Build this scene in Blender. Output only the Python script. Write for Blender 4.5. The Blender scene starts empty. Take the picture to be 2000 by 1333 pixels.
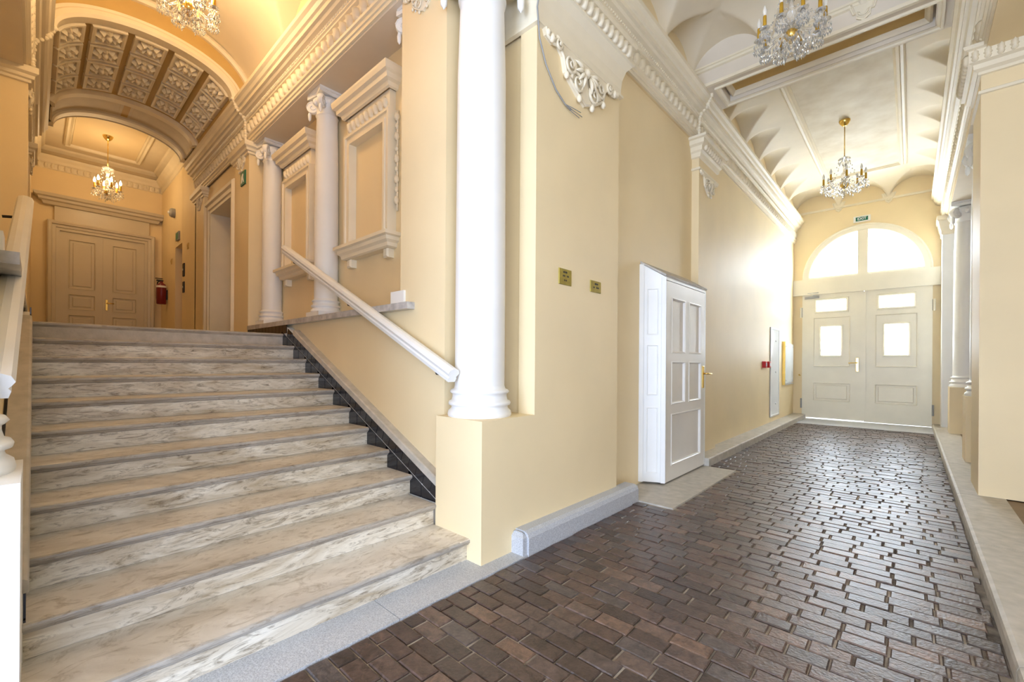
import bpy, math, random
from mathutils import Matrix, Vector
random.seed(7)
PI = math.pi
sc = bpy.context.scene
C = sc.collection
# ------------------------------------------------------------------ camera
F_PX, ROLL, YH, TH, HC = 852.96, math.radians(.39964), 708.081, math.radians(42.4148), 1.25
cam = bpy.data.objects.new('camera', bpy.data.cameras.new('camera'))
C.objects.link(cam); sc.camera = cam
cam.data.sensor_fit = 'HORIZONTAL'; cam.data.sensor_width = 36
cam.data.lens = F_PX/2000*36
cam.data.shift_y = (YH-666.5)/2000
cam.data.clip_start = .02
cam.matrix_world = Matrix.Translation((0, 0, HC)) @ Matrix.Rotation(TH, 4, 'Z') @ Matrix.Rotation(PI/2, 4, 'X') @ Matrix.Rotation(ROLL, 4, 'Z')
# ------------------------------------------------------------------ world and daylight
w = bpy.data.worlds.new('sky'); sc.world = w; w.use_nodes = True
bg = w.node_tree.nodes['Background']; bg.inputs[0].default_value = (.86, .93, 1, 1); bg.inputs[1].default_value = 3.0
def area(name, loc, rot, sx, sy, power, col):
    l = bpy.data.lights.new(name, 'AREA'); l.shape = 'RECTANGLE'; l.size = sx; l.size_y = sy
    l.energy = power; l.color = col
    o = bpy.data.objects.new(name, l); C.objects.link(o); o.location = loc; o.rotation_euler = rot
    return o
area('gateway_daylight', (-.78, -3.9, 1.45), (PI/2, 0, 0), 2.3, 2.6, 310, (.47, .64, 1))
area('exit_daylight', (-.78, 12.6, 2.7), (-PI/2, 0, 0), 2.1, 3.0, 780, (.78, .88, 1))
area('courtyard_daylight', (2.55, -1.7, 1.35), (0, PI/2, 0), 2.3, 3.4, 235, (.47, .64, 1))
vs = sc.view_settings
vs.view_transform = 'Standard'; vs.look = 'None'; vs.gamma = 1; vs.use_curve_mapping = False
vs.exposure = 0.04
# ------------------------------------------------------------------ materials
MT = {}
def mat(name, col, rough=.6, var=.06, scale=6, bump=0, bscale=40, metal=0, col2=None, spec=.4, coat=0):
    m = bpy.data.materials.new(name); m.use_nodes = True; MT[name] = m
    nt = m.node_tree; b = nt.nodes['Principled BSDF']
    b.inputs['Roughness'].default_value = rough; b.inputs['Metallic'].default_value = metal
    b.inputs['Specular IOR Level'].default_value = spec; b.inputs['Coat Weight'].default_value = coat
    tc = nt.nodes.new('ShaderNodeTexCoord')
    n = nt.nodes.new('ShaderNodeTexNoise'); n.inputs['Scale'].default_value = scale; n.inputs['Detail'].default_value = 5
    nt.links.new(tc.outputs['Object'], n.inputs['Vector'])
    r = nt.nodes.new('ShaderNodeValToRGB'); r.color_ramp.elements[0].position = .3; r.color_ramp.elements[1].position = .7
    c2 = col2 if col2 else tuple(min(1, c*(1+var)) for c in col)
    c1 = col if col2 else tuple(c*(1-var) for c in col)
    r.color_ramp.elements[0].color = (*c1, 1); r.color_ramp.elements[1].color = (*c2, 1)
    nt.links.new(n.outputs['Fac'], r.inputs['Fac']); nt.links.new(r.outputs['Color'], b.inputs['Base Color'])
    if bump:
        n2 = nt.nodes.new('ShaderNodeTexNoise'); n2.inputs['Scale'].default_value = bscale; n2.inputs['Detail'].default_value = 4
        nt.links.new(tc.outputs['Object'], n2.inputs['Vector'])
        bp = nt.nodes.new('ShaderNodeBump'); bp.inputs['Strength'].default_value = bump; bp.inputs['Distance'].default_value = .01
        nt.links.new(n2.outputs['Fac'], bp.inputs['Height']); nt.links.new(bp.outputs['Normal'], b.inputs['Normal'])
    return m
mat('wall', (.86, .69, .415), .55, .035, 1.6, .04, 60)
mat('trim', (.86, .755, .56), .5, .03, 5, .03, 60)
mat('white', (.88, .85, .79), .4, .02, 4)
mat('ochre', (.60, .40, .14), .6, .06, 4)
mat('vault', (.84, .73, .54), .65, .05, 2.2, .03, 30)
mat('stain', (.78, .69, .52), .65, 0, 3.2, 0, 30, 0, (.64, .53, .35))
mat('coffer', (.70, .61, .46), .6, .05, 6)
mat('soffit', (.78, .68, .54), .6, .03, 4)
mat('granite', (.36, .36, .37), .6, 0, 160, .25, 160, 0, (.62, .62, .62))
mat('stone', (.44, .40, .33), .55, 0, 14, .12, 60, 0, (.58, .52, .44))
mat('ledge_marble', (.36, .34, .32), .3, 0, 18, 0, 40, 0, (.62, .58, .53))
mat('tile_black', (.012, .012, .016), .12, .2, 5, 0, 1, 0, None, .6)
mat('grout', (.80, .76, .68), .8, .1, 20)
mat('paint', (.85, .78, .62), .35, .03, 3, 0, 1, 0, None, .5)
mat('paint_white', (.86, .84, .79), .35, .03, 3, 0, 1, 0, None, .5)
mat('paint_side', (.80, .75, .67), .35, .03, 3, 0, 1, 0, None, .5)
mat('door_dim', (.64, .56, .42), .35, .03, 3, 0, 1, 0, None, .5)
mat('brass', (.85, .60, .18), .22, .08, 8, 0, 1, 1)
mat('plaque', (.42, .33, .07), .3, .12, 30, 0, 1, .6)
mat('amber', (.62, .36, .04), .25, .1, 8, 0, 1, .4)
mat('black', (.02, .018, .016), .5, .1, 8)
mat('grey', (.34, .33, .31), .5, .08, 8)
mat('steel', (.62, .62, .62), .3, .04, 8, 0, 1, .8)
mat('red', (.52, .012, .012), .3, .05, 8)
mat('darkred', (.20, .012, .012), .3, .05, 8)
mat('green', (.01, .16, .09), .4, .03, 8)
mat('sand', (.06, .045, .033), .9, 0, 5, .3, 60, 0, (.46, .39, .31))
mat('side_floor', (.22, .14, .07), .5, .2, 5)
mat('gloss_white', (.86, .88, .9), .1, .01, 3, 0, 1, 0, None, .6)
def emit(name, col, s):
    m = bpy.data.materials.new(name); m.use_nodes = True; MT[name] = m
    b = m.node_tree.nodes['Principled BSDF']; b.inputs['Base Color'].default_value = (*col, 1)
    b.inputs['Emission Color'].default_value = (*col, 1); b.inputs['Emission Strength'].default_value = s
emit('bulb_lit', (1, .80, .50), 28)
def bulb_off():
    m = mat('bulb_off', (.85, .8, .7), .2, .02, 3)
bulb_off()
def crystal():
    m = bpy.data.materials.new('crystal'); m.use_nodes = True; MT['crystal'] = m
    b = m.node_tree.nodes['Principled BSDF']; b.inputs['Base Color'].default_value = (.97, .96, .93, 1)
    b.inputs['Roughness'].default_value = .06; b.inputs['Transmission Weight'].default_value = .85; b.inputs['IOR'].default_value = 1.5
crystal()
def pane_mat(name, frost):
    m = bpy.data.materials.new(name); m.use_nodes = True; MT[name] = m
    nt = m.node_tree; nt.nodes.remove(nt.nodes['Principled BSDF']); out = nt.nodes['Material Output']
    tr = nt.nodes.new('ShaderNodeBsdfTransparent'); tl = nt.nodes.new('ShaderNodeBsdfTranslucent'); tl.inputs[0].default_value = (.93, .96, .98, 1)
    gl = nt.nodes.new('ShaderNodeBsdfGlossy'); gl.inputs['Roughness'].default_value = .1
    mx = nt.nodes.new('ShaderNodeMixShader'); mx2 = nt.nodes.new('ShaderNodeMixShader'); mx2.inputs[0].default_value = .06
    if frost:
        v = nt.nodes.new('ShaderNodeTexNoise'); v.inputs['Scale'].default_value = 28; v.inputs['Detail'].default_value = 6
        tc = nt.nodes.new('ShaderNodeTexCoord'); nt.links.new(tc.outputs['Object'], v.inputs['Vector'])
        r = nt.nodes.new('ShaderNodeValToRGB'); r.color_ramp.elements[0].position = .45; r.color_ramp.elements[1].position = .6
        r.color_ramp.elements[0].color = (.35,)*3+(1,); r.color_ramp.elements[1].color = (.6,)*3+(1,)
        nt.links.new(v.outputs['Fac'], r.inputs[0]); nt.links.new(r.outputs[0], mx.inputs[0])
    else: mx.inputs[0].default_value = .5
    nt.links.new(tr.outputs[0], mx.inputs[1]); nt.links.new(tl.outputs[0], mx.inputs[2])
    nt.links.new(mx.outputs[0], mx2.inputs[1]); nt.links.new(gl.outputs[0], mx2.inputs[2]); nt.links.new(mx2.outputs[0], out.inputs[0])
pane_mat('glass', False); pane_mat('frosted', True)
def marble_mat(name, a, b_, vein):
    m = bpy.data.materials.new(name); m.use_nodes = True; MT[name] = m
    nt = m.node_tree; b = nt.nodes['Principled BSDF']; b.inputs['Roughness'].default_value = .38
    tc = nt.nodes.new('ShaderNodeTexCoord'); mp = nt.nodes.new('ShaderNodeMapping')
    mp.inputs['Rotation'].default_value = (.7, .1, .3); mp.inputs['Scale'].default_value = (1.6, .9, 4.2)
    nt.links.new(tc.outputs['Object'], mp.inputs[0])
    n1 = nt.nodes.new('ShaderNodeTexNoise'); n1.inputs['Scale'].default_value = 2.2; n1.inputs['Detail'].default_value = 8; n1.inputs['Roughness'].default_value = .65; n1.inputs['Distortion'].default_value = 1.2
    n2 = nt.nodes.new('ShaderNodeTexNoise'); n2.inputs['Scale'].default_value = 7.0; n2.inputs['Detail'].default_value = 8; n2.inputs['Roughness'].default_value = .7; n2.inputs['Distortion'].default_value = 2.0
    for n in (n1, n2): nt.links.new(mp.outputs[0], n.inputs['Vector'])
    r1 = nt.nodes.new('ShaderNodeValToRGB'); r1.color_ramp.elements[0].position = .35; r1.color_ramp.elements[1].position = .65
    r1.color_ramp.elements[0].color = (*a, 1); r1.color_ramp.elements[1].color = (*b_, 1)
    nt.links.new(n1.outputs['Fac'], r1.inputs[0])
    r2 = nt.nodes.new('ShaderNodeValToRGB'); r2.color_ramp.elements[0].position = .33; r2.color_ramp.elements[1].position = .50
    r2.color_ramp.elements[0].color = (*vein, 1); r2.color_ramp.elements[1].color = (1, 1, 1, 1)
    nt.links.new(n2.outputs['Fac'], r2.inputs[0])
    mx = nt.nodes.new('ShaderNodeMixRGB'); mx.blend_type = 'MULTIPLY'; mx.inputs[0].default_value = .8
    nt.links.new(r1.outputs[0], mx.inputs[1]); nt.links.new(r2.outputs[0], mx.inputs[2])
    n3 = nt.nodes.new('ShaderNodeTexNoise'); n3.inputs['Scale'].default_value = 60; nt.links.new(tc.outputs['Object'], n3.inputs['Vector'])
    bp = nt.nodes.new('ShaderNodeBump'); bp.inputs['Strength'].default_value = .06; bp.inputs['Distance'].default_value = .01
    nt.links.new(n3.outputs['Fac'], bp.inputs['Height']); nt.links.new(bp.outputs[0], b.inputs['Normal'])
    nt.links.new(mx.outputs[0], b.inputs['Base Color'])
marble_mat('marble_tread', (.55, .485, .40), (.78, .72, .63), (.52, .46, .37))
marble_mat('marble_riser', (.48, .38, .25), (.84, .77, .64), (.22, .17, .11))
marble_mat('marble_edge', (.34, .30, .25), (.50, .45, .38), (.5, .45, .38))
def wood_mat():
    m = bpy.data.materials.new('wood_block'); m.use_nodes = True; MT['wood_block'] = m
    nt = m.node_tree; b = nt.nodes['Principled BSDF']; b.inputs['Specular IOR Level'].default_value = .55
    oi = nt.nodes.new('ShaderNodeObjectInfo'); ge = nt.nodes.new('ShaderNodeNewGeometry')
    ad = nt.nodes.new('ShaderNodeMath'); ad.operation = 'ADD'; fr = nt.nodes.new('ShaderNodeMath'); fr.operation = 'FRACT'
    nt.links.new(oi.outputs['Random'], ad.inputs[0]); nt.links.new(ge.outputs['Random Per Island'], ad.inputs[1]); nt.links.new(ad.outputs[0], fr.inputs[0])
    r = nt.nodes.new('ShaderNodeValToRGB'); e = r.color_ramp.elements
    e[0].color = (.040, .027, .022, 1); e[1].color = (.125, .076, .052, 1)
    x = e.new(.5); x.color = (.082, .050, .037, 1); x = e.new(.8); x.color = (.068, .055, .050, 1)
    nt.links.new(fr.outputs[0], r.inputs[0])
    gm = nt.nodes.new('ShaderNodeNewGeometry')
    n = nt.nodes.new('ShaderNodeTexNoise'); n.inputs['Scale'].default_value = 22; n.inputs['Detail'].default_value = 7; n.inputs['Roughness'].default_value = .7; n.inputs['Distortion'].default_value = .8
    nt.links.new(gm.outputs['Position'], n.inputs['Vector'])
    r2 = nt.nodes.new('ShaderNodeValToRGB'); r2.color_ramp.elements[0].position = .32; r2.color_ramp.elements[1].position = .72
    r2.color_ramp.elements[0].color = (.65, .65, .66, 1); r2.color_ramp.elements[1].color = (2.1, 2.0, 1.95, 1)
    nt.links.new(n.outputs['Fac'], r2.inputs[0])
    mx = nt.nodes.new('ShaderNodeMixRGB'); mx.blend_type = 'MULTIPLY'; mx.inputs[0].default_value = 1
    nt.links.new(r.outputs[0], mx.inputs[1]); nt.links.new(r2.outputs[0], mx.inputs[2]); nt.links.new(mx.outputs[0], b.inputs['Base Color'])
    rr = nt.nodes.new('ShaderNodeMapRange'); rr.inputs['To Min'].default_value = .2; rr.inputs['To Max'].default_value = .5
    nt.links.new(n.outputs['Fac'], rr.inputs[0]); nt.links.new(rr.outputs[0], b.inputs['Roughness'])
    bp = nt.nodes.new('ShaderNodeBump'); bp.inputs['Strength'].default_value = .35; bp.inputs['Distance'].default_value = .008
    n4 = nt.nodes.new('ShaderNodeTexNoise'); n4.inputs['Scale'].default_value = 70; n4.inputs['Detail'].default_value = 4
    nt.links.new(gm.outputs['Position'], n4.inputs['Vector']); nt.links.new(n4.outputs['Fac'], bp.inputs['Height']); nt.links.new(bp.outputs[0], b.inputs['Normal'])
wood_mat()
# ------------------------------------------------------------------ mesh builder
def XYZ(a, b, c): return (a, b, c)
def frame(o, u, v, n):
    o, u, v, n = (Vector(q) for q in (o, u, v, n))
    return lambda a, b, c: tuple(o+u*a+v*b+n*c)
class MB:
    def __init__(s): s.v = []; s.f = []; s.sm = []
    def add(s, vs_, fs, smooth=False):
        k = len(s.v); s.v += [tuple(q) for q in vs_]
        s.f += [tuple(i+k for i in q) for q in fs]; s.sm += [smooth]*len(fs); return s
    def box(s, a, b, M=XYZ):
        (x0, y0, z0), (x1, y1, z1) = a, b
        vs_ = [M(x, y, z) for z in (z0, z1) for x, y in ((x0, y0), (x1, y0), (x1, y1), (x0, y1))]
        return s.add(vs_, [(3, 2, 1, 0), (4, 5, 6, 7), (0, 1, 5, 4), (1, 2, 6, 5), (2, 3, 7, 6), (3, 0, 4, 7)])
    def cbox(s, a, b, c, M=XYZ):            # box with chamfered top edges (third axis)
        (x0, y0, z0), (x1, y1, z1) = a, b
        r = lambda i, z: [M(x, y, z) for x, y in ((x0+i, y0+i), (x1-i, y0+i), (x1-i, y1-i), (x0+i, y1-i))]
        vs_ = r(0, z0)+r(0, z1-c)+r(c, z1)
        fs = [(3, 2, 1, 0), (8, 9, 10, 11)]
        for k in (0, 4):
            for i in range(4): fs.append((k+i, k+(i+1) % 4, k+4+(i+1) % 4, k+4+i))
        return s.add(vs_, fs)
    def prism(s, poly, c0, c1, M=XYZ):
        n = len(poly)
        vs_ = [M(a, b, c0) for a, b in poly]+[M(a, b, c1) for a, b in poly]
        return s.add(vs_, [tuple(range(n-1, -1, -1)), tuple(range(n, 2*n))]+[(i, (i+1) % n, n+(i+1) % n, n+i) for i in range(n)])
    def lathe(s, prof, o, seg=32, axis=None, smooth=True):
        M = axis or (lambda a, b, c: (o[0]+a, o[1]+b, o[2]+c))
        vs_ = []; fs = []
        for r, z in prof:
            for k in range(seg):
                t = 2*PI*k/seg; vs_.append(M(r*math.cos(t), r*math.sin(t), z))
        for i in range(len(prof)-1):
            for k in range(seg):
                a = i*seg+k; b = i*seg+(k+1) % seg; fs.append((a, b, b+seg, a+seg))
        s.add(vs_, fs, smooth)
        if prof[0][0] > 1e-4: s.add([vs_[k] for k in range(seg)], [tuple(range(seg-1, -1, -1))])
        if prof[-1][0] > 1e-4: s.add([vs_[(len(prof)-1)*seg+k] for k in range(seg)], [tuple(range(seg))])
        return s
    def tube(s, pts, r, seg=8, closed=False):
        pts = [Vector(p) for p in pts]; n = len(pts); vs_ = []; fs = []
        up = Vector((0, 0, 1)); prev = None
        for i, p in enumerate(pts):
            d = (pts[(i+1) % n if closed else min(i+1, n-1)]-pts[(i-1) % n if closed else max(i-1, 0)]).normalized()
            a = prev - d*prev.dot(d) if prev else d.cross(up if abs(d.z) < .9 else Vector((1, 0, 0)))
            a.normalize(); prev = a; b = d.cross(a)
            rr = r[i] if isinstance(r, (list, tuple)) else r
            for k in range(seg):
                t = 2*PI*k/seg; vs_.append(p+a*(rr*math.cos(t))+b*(rr*math.sin(t)))
        m = n if closed else n-1
        for i in range(m):
            for k in range(seg):
                a = i*seg+k; b = i*seg+(k+1) % seg; j = ((i+1) % n)*seg
                fs.append((a, b, j+(k+1) % seg, j+k))
        if not closed: fs += [tuple(range(seg-1, -1, -1)), tuple((n-1)*seg+k for k in range(seg))]
        return s.add(vs_, fs, True)
    def sweep(s, path, prof, M=XYZ, closed=False, side=1, cap=True, smooth=False):
        """profile (out, c) swept along a 2D path with mitred corners; out is to the left of travel times side"""
        n = len(path); m = len(prof); vs_ = []; fs = []
        P = [Vector(p) for p in path]
        for i in range(n):
            ds = []
            if closed or i > 0: ds.append((P[i]-P[i-1]).normalized())
            if closed or i < n-1: ds.append((P[(i+1) % n]-P[i]).normalized())
            ns = [Vector((-d.y, d.x))*side for d in ds]
            nn = ns[0] if len(ns) == 1 else (ns[0]+ns[1])/max(.25, 1+ns[0].dot(ns[1]))
            for o, c in prof: vs_.append(M(P[i].x+nn.x*o, P[i].y+nn.y*o, c))
        k = n if closed else n-1
        for i in range(k):
            j = (i+1) % n
            for q in range(m-1): fs.append((i*m+q, j*m+q, j*m+q+1, i*m+q+1))
        if cap and not closed: fs += [tuple(range(m-1, -1, -1)), tuple((n-1)*m+q for q in range(m))]
        return s.add(vs_, fs, smooth)
    def ball(s, o, r, sub=1, sz=1):
        seg, rings = (8, 5) if sub == 1 else (14, 9)
        return s.lathe([(max(1e-5, r*math.sin(PI*i/rings)), -r*sz*math.cos(PI*i/rings)) for i in range(rings+1)], o, seg)
    def gem(s, o, r, h):
        x, y, z = o
        return s.add([(x, y, z+h*.6), (x+r, y, z), (x, y+r, z), (x-r, y, z), (x, y-r, z), (x, y, z-h)],
                     [(0, 1, 2), (0, 2, 3), (0, 3, 4), (0, 4, 1), (5, 2, 1), (5, 3, 2), (5, 4, 3), (5, 1, 4)])
    def mesh(s, name, mt):
        me = bpy.data.meshes.new(name); me.from_pydata(s.v, [], s.f)
        me.polygons.foreach_set('use_smooth', s.sm); me.materials.append(MT[mt]); me.update()
        import bmesh
        bm = bmesh.new(); bm.from_mesh(me); bmesh.ops.recalc_face_normals(bm, faces=bm.faces); bm.to_mesh(me); bm.free()
        return me
    def build(s, name, mt, parent=None):
        o = bpy.data.objects.new(name, s.mesh(name, mt)); C.objects.link(o)
        if parent: attach(o, parent)
        return o
def attach(o, parent):
    o.parent = parent
    o.matrix_parent_inverse = Matrix.Translation(-parent.location if parent.parent is None else Vector((0, 0, 0)))
def tag(o, label=None, cat=None, group=None, kind=None):
    if label: o['label'] = label
    if cat: o['category'] = cat
    if group: o['group'] = group
    if kind: o['kind'] = kind
    return o
def thing(name, label, cat, loc, group=None):
    o = bpy.data.objects.new(name, None); o.empty_display_size = .1; C.objects.link(o); o.location = loc
    return tag(o, label, cat, group)
def place(o):                                # origin of a one-mesh thing to the middle of its base
    vs_ = o.data.vertices; lo = [min(v.co[i] for v in vs_) for i in range(3)]; hi = [max(v.co[i] for v in vs_) for i in range(3)]
    b = Vector(((lo[0]+hi[0])/2, (lo[1]+hi[1])/2, lo[2])); o.data.transform(Matrix.Translation(-b)); o.location = b
    return o
def struct(o, label, cat): return tag(o, label, cat, None, 'structure')
def sgroup(name, label, cat, loc=(0, 0, 0)):
    o = bpy.data.objects.new(name, None); o.empty_display_size = .1; C.objects.link(o); o.location = loc
    return tag(o, label, cat, None, 'structure')
def bx(*boxes):
    m = MB()
    for a, b in boxes: m.box(a, b)
    return m
YM = 1.82                                    # left stair side is the right one mirrored: Y -> YM - Y
def mir(flag): return (lambda x, y, z: (x, YM-y, z)) if flag else XYZ
XL, XR, YE = -2.05, .48, 12.08               # hall walls
X1, TD, RI = -2.064, .308, .141              # stair nosing, going, rise
ZL = RI*11                                   # landing
YW = 1.93                                    # stair side wall
#@@STRUCT
# ================================================================== SETTING
# ---- walls
m = bx(((-2.4, 3.5, 0), (-2.07, 5.63, 4.1)), ((-2.4, 6.31, 0), (XL, YE+.3, 4.08)), ((-2.4, 5.63, 0), (-2.07, 6.31, 4.1)),
       ((-2.4, -4.3, 4.08), (XL, YE+.3, 5.3)), ((-2.4, -4.3, 0), (-2.07, -1.68, 4.1)))
struct(m.build('wall_left', 'wall'), 'cream yellow plaster wall along the left of the passage, with the white side door', 'wall')
m = bx(((2.7, -4.3, 0), (2.9, YE+.3, 4.3)), ((XR, -4.3, 4.06), (XR+.35, YE+.3, 5.3)), ((XR, YE-.02, 0), (2.9, YE+.3, 4.3)))
struct(m.build('wall_right', 'wall'), 'plaster wall above and behind the colonnade on the right of the passage', 'wall')
# end wall with a door opening and a half-round window opening
DX0, DX1, DXC, AR = -1.87, .312, -.779, 1.091
def arc(cx, cz, r, a0, a1, n): return [(cx+r*math.cos(a0+(a1-a0)*i/n), cz+r*math.sin(a0+(a1-a0)*i/n)) for i in range(n+1)]
m = bx(((XL-.35, YE, 0), (DX0, YE+.3, 3.02)), ((DX1, YE, 0), (XR+.35, YE+.3, 3.02)))
top = arc(DXC, 3.18, AR, PI, 0, 32)
Me = frame((0, YE, 0), (1, 0, 0), (0, 0, 1), (0, 1, 0))
m.prism([(XL-.35, 3.02), (top[0][0], 3.02)]+top[:17]+[(DXC, 5.3), (XL-.35, 5.3)], 0, .3, Me)
m.prism([(XR+.35, 5.3), (DXC, 5.3)]+top[16:]+[(top[-1][0], 3.02), (XR+.35, 3.02)], 0, .3, Me)
struct(m.build('wall_end', 'wall'), 'yellow end wall around the double exit door and fanlight', 'wall')
# ---- stair side walls (right and mirrored left)
for f in (0, 1):
    M = mir(f); sd = ('right', 'left')[f]
    m = MB()
    m.box((-6.36, YW, 0), (-2.95, 2.5, 1.66), M)                                  # under the ledge
    m.box((-6.36, 2.2, 1.66), (-2.9, 2.5, 4.09), M)                             # behind the engaged columns
    m.box((-9.2, YW, 4.09), (-2.06, 2.5, 5.6), M)                               # above the entablature
    for x0, x1 in ((-8.6, -8.29), (-7.13, -6.9)): m.box((x0, 1.92, 0), (x1, 2.5, 4.09), M)
    m.box((-8.3, 1.92, 3.6), (-7.12, 2.5, 4.09), M); m.box((-8.3, 2.42, 0), (-7.12, 2.5, 3.65), M)
    # far room side wall with a dark lift doorway
    if f == 0:
        for x0, x1 in ((-12.4, -10.72), (-10.12, -9.1)): m.box((x0, 1.87, 0), (x1, 2.5, 5.5), M)
        m.box((-10.73, 1.87, 3.46), (-10.11, 2.5, 5.5), M); m.box((-10.73, 2.15, 0), (-10.11, 2.5, 3.5), M)
    else: m.box((-12.4, 1.87, 0), (-9.1, 2.5, 5.5), M)
    struct(m.build('wall_stair_'+sd, 'wall'), 'yellow plaster wall on the %s side of the marble stairs' % sd, 'wall')
    b = MB().box((-6.36, 1.862, 1.645), (-2.76, 2.3, 1.697), M).build('trim_%d' % (1+f), 'ledge_marble')
    struct(b, 'grey marble ledge on the %s stair wall' % sd, 'ledge')
    s_ = MB().box((-6.4, 1.90, 4.06), (-2.05, 2.3, 4.10), M).build('ceiling_soffit_'+sd, 'soffit')
    struct(s_, 'flat plain soffit above the columns on the %s stair wall' % sd, 'soffit')
m = bx(((-12.5, -.7, 0), (-12.1, 2.5, 5.5)))
struct(m.build('wall_landing', 'wall'), 'yellow end wall of the upper landing around its double door', 'wall')
# ---- floors
struct(bx(((-2.1, -4.3, -.2), (.6, YE+.6, -.009))).build('floor_bed', 'sand'), 'sandy bed between the wooden paving blocks', 'floor')
struct(bx(((.45, -4.3, -.2), (2.9, YE, .07))).build('floor_side', 'side_floor'), 'brown floor to the right behind the stone kerb', 'floor')
struct(bx(((-12.4, -.6, 1.3), (X1-10*TD-.02, 2.45, ZL-.032))).build('floor_landing', 'stone'), 'stone floor of the upper landing', 'floor')
# ---- vaults as height fields
def field(name, x0, x1, y0, y1, fn, step, mt, label):
    nx = max(2, round((x1-x0)/step)); ny = max(2, round((y1-y0)/step)); m = MB()
    m.v = [(x0+(x1-x0)*i/nx, y0+(y1-y0)*j/ny, fn(x0+(x1-x0)*i/nx, y0+(y1-y0)*j/ny)) for i in range(nx+1) for j in range(ny+1)]
    m.f = [(i*(ny+1)+j, i*(ny+1)+j+1, (i+1)*(ny+1)+j+1, (i+1)*(ny+1)+j) for i in range(nx) for j in range(ny)]
    m.sm = [True]*len(m.f)
    return struct(m.build(name, mt), label, 'ceiling')
def bay(y0, y1, ns):
    sp = (y1-y0)/ns; xc = (XL+XR)/2; se = (XR-XL)/3
    def fn(x, y):
        dx = min(x-XL, XR-x); dy = min(y-y0, y1-y); d = min(dx, dy)
        z = 5.15 if d > .65 else 4.68+.47*math.sqrt(max(0, 1-((.65-d)/.65)**2))
        t = (((y-y0) / sp) % 1 - .5)*sp/(.405)
        if abs(t) < 1: z = max(z, min(5.15, 4.76+.34*math.sqrt(1-t*t)+.06*dx)) if dx < .5 else z
        t = (((x-XL) / se) % 1 - .5)*se/.39
        if abs(t) < 1 and dy < .5: z = max(z, min(5.15, 4.76+.34*math.sqrt(1-t*t)+.06*dy))
        return z
    return fn
field('ceiling_far', XL, XR, 6.1, YE, bay(6.1, YE, 7), .016, 'vault', 'pale coved ceiling with pointed lunettes over the far half of the passage')
field('ceiling_near', XL, XR, -3.65, 5.5, bay(-3.65, 5.5, 11), .02, 'vault', 'coved ceiling with lunettes over the near half of the passage')
def stairv(x, y):
    a = (y-.91)/1.03; z1 = 4.6+.75*math.sqrt(max(0, 1-a*a))
    t = (x+4.1)/1.2; z2 = 4.6+.70*math.sqrt(max(0, 1-t*t))+.02*abs(y-.91)
    return max(z1, z2) if abs(t) < 1 else z1
field('ceiling_stairs', -6.42, -2.05, -.13, 1.95, stairv, .02, 'vault', 'groin vault with a broad lunette above the stairs')
struct(bx(((-12.4, -.6, 5.25), (-9.0, 2.45, 5.4)), ((-12.4, -.6, 5.6), (2.9, 2.5, 5.7)), ((-2.4, -4.3, 5.25), (.9, YE+.3, 5.35))).build('ceiling_landing', 'vault'), 'flat ceiling of the upper landing', 'ceiling')
struct(bx(((.8, -4.3, 4.1), (2.9, YE+.3, 4.2)), ((XR+.02, 5.74, 4.05), (1.2, YE, 4.1))).build('ceiling_side', 'soffit'), 'flat soffit over the right colonnade', 'ceiling')
# panel mouldings on the far ceiling
pm = [(-.06, 5.16), (-.06, 5.13), (-.04, 5.12), (-.01, 5.125), (0, 5.105), (.03, 5.10), (.045, 5.12), (.06, 5.135), (.06, 5.16)]
pa = sgroup('trim_3', 'painted ceiling panel with moulded border in the far bay', 'ceiling panel', (DXC, 9.1, 5.15))
MB().sweep([(-1.33, 6.3), (-.13, 6.3), (-.13, 11.25), (-1.33, 11.25)], pm, closed=True).build('border', 'trim', pa)
MB().box((-1.27, 6.36, 5.143), (-.19, 11.19, 5.16)).build('panel', 'stain', pa)
# transverse beam
tb = sgroup('trim_4', 'plaster beam crossing the passage ceiling with a sunk soffit panel', 'beam', (DXC, 5.8, 4.6))
m = bx(((XL, 5.5, 4.69), (XR, 6.1, 5.3)), ((XL, 5.5, 4.6), (XR, 5.62, 4.69)), ((XL, 5.98, 4.6), (XR, 6.1, 4.69)), ((XL, 5.62, 4.6), (-1.72, 5.98, 4.69)), ((.16, 5.62, 4.6), (XR, 5.98, 4.69)))
m.build('beam', 'soffit', tb)
MB().sweep([(-1.72, 5.62), (.16, 5.62), (.16, 5.98), (-1.72, 5.98)], [(0, 4.605), (-.03, 4.59), (-.04, 4.575), (-.06, 4.575), (-.06, 4.60)], closed=True).build('moulding', 'trim', tb)
MB().sweep([(-1.66, 5.66), (.10, 5.66), (.10, 5.94), (-1.66, 5.94)], [(-.04, 4.69), (-.04, 4.655), (-.02, 4.64), (0, 4.66), (.02, 4.685)], closed=True).build('moulding', 'trim', tb)
MB().box((-1.64, 5.68, 4.684), (.08, 5.92, 4.70)).build('panel', 'ochre', tb)
MB().sweep([(XL, 5.5), (XR, 5.5)], [(0, 4.80), (.025, 4.81), (.025, 4.835), (.04, 4.84), (.04, 4.86), (0, 4.865)], side=-1).build('rail', 'trim', tb)
m = MB().sweep([(XL, 5.5), (XR, 5.5)], [(0, 4.60), (.03, 4.605), (.03, 4.64), (.015, 4.65), (0, 4.655)], side=-1).build('rail', 'trim', tb)
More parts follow.
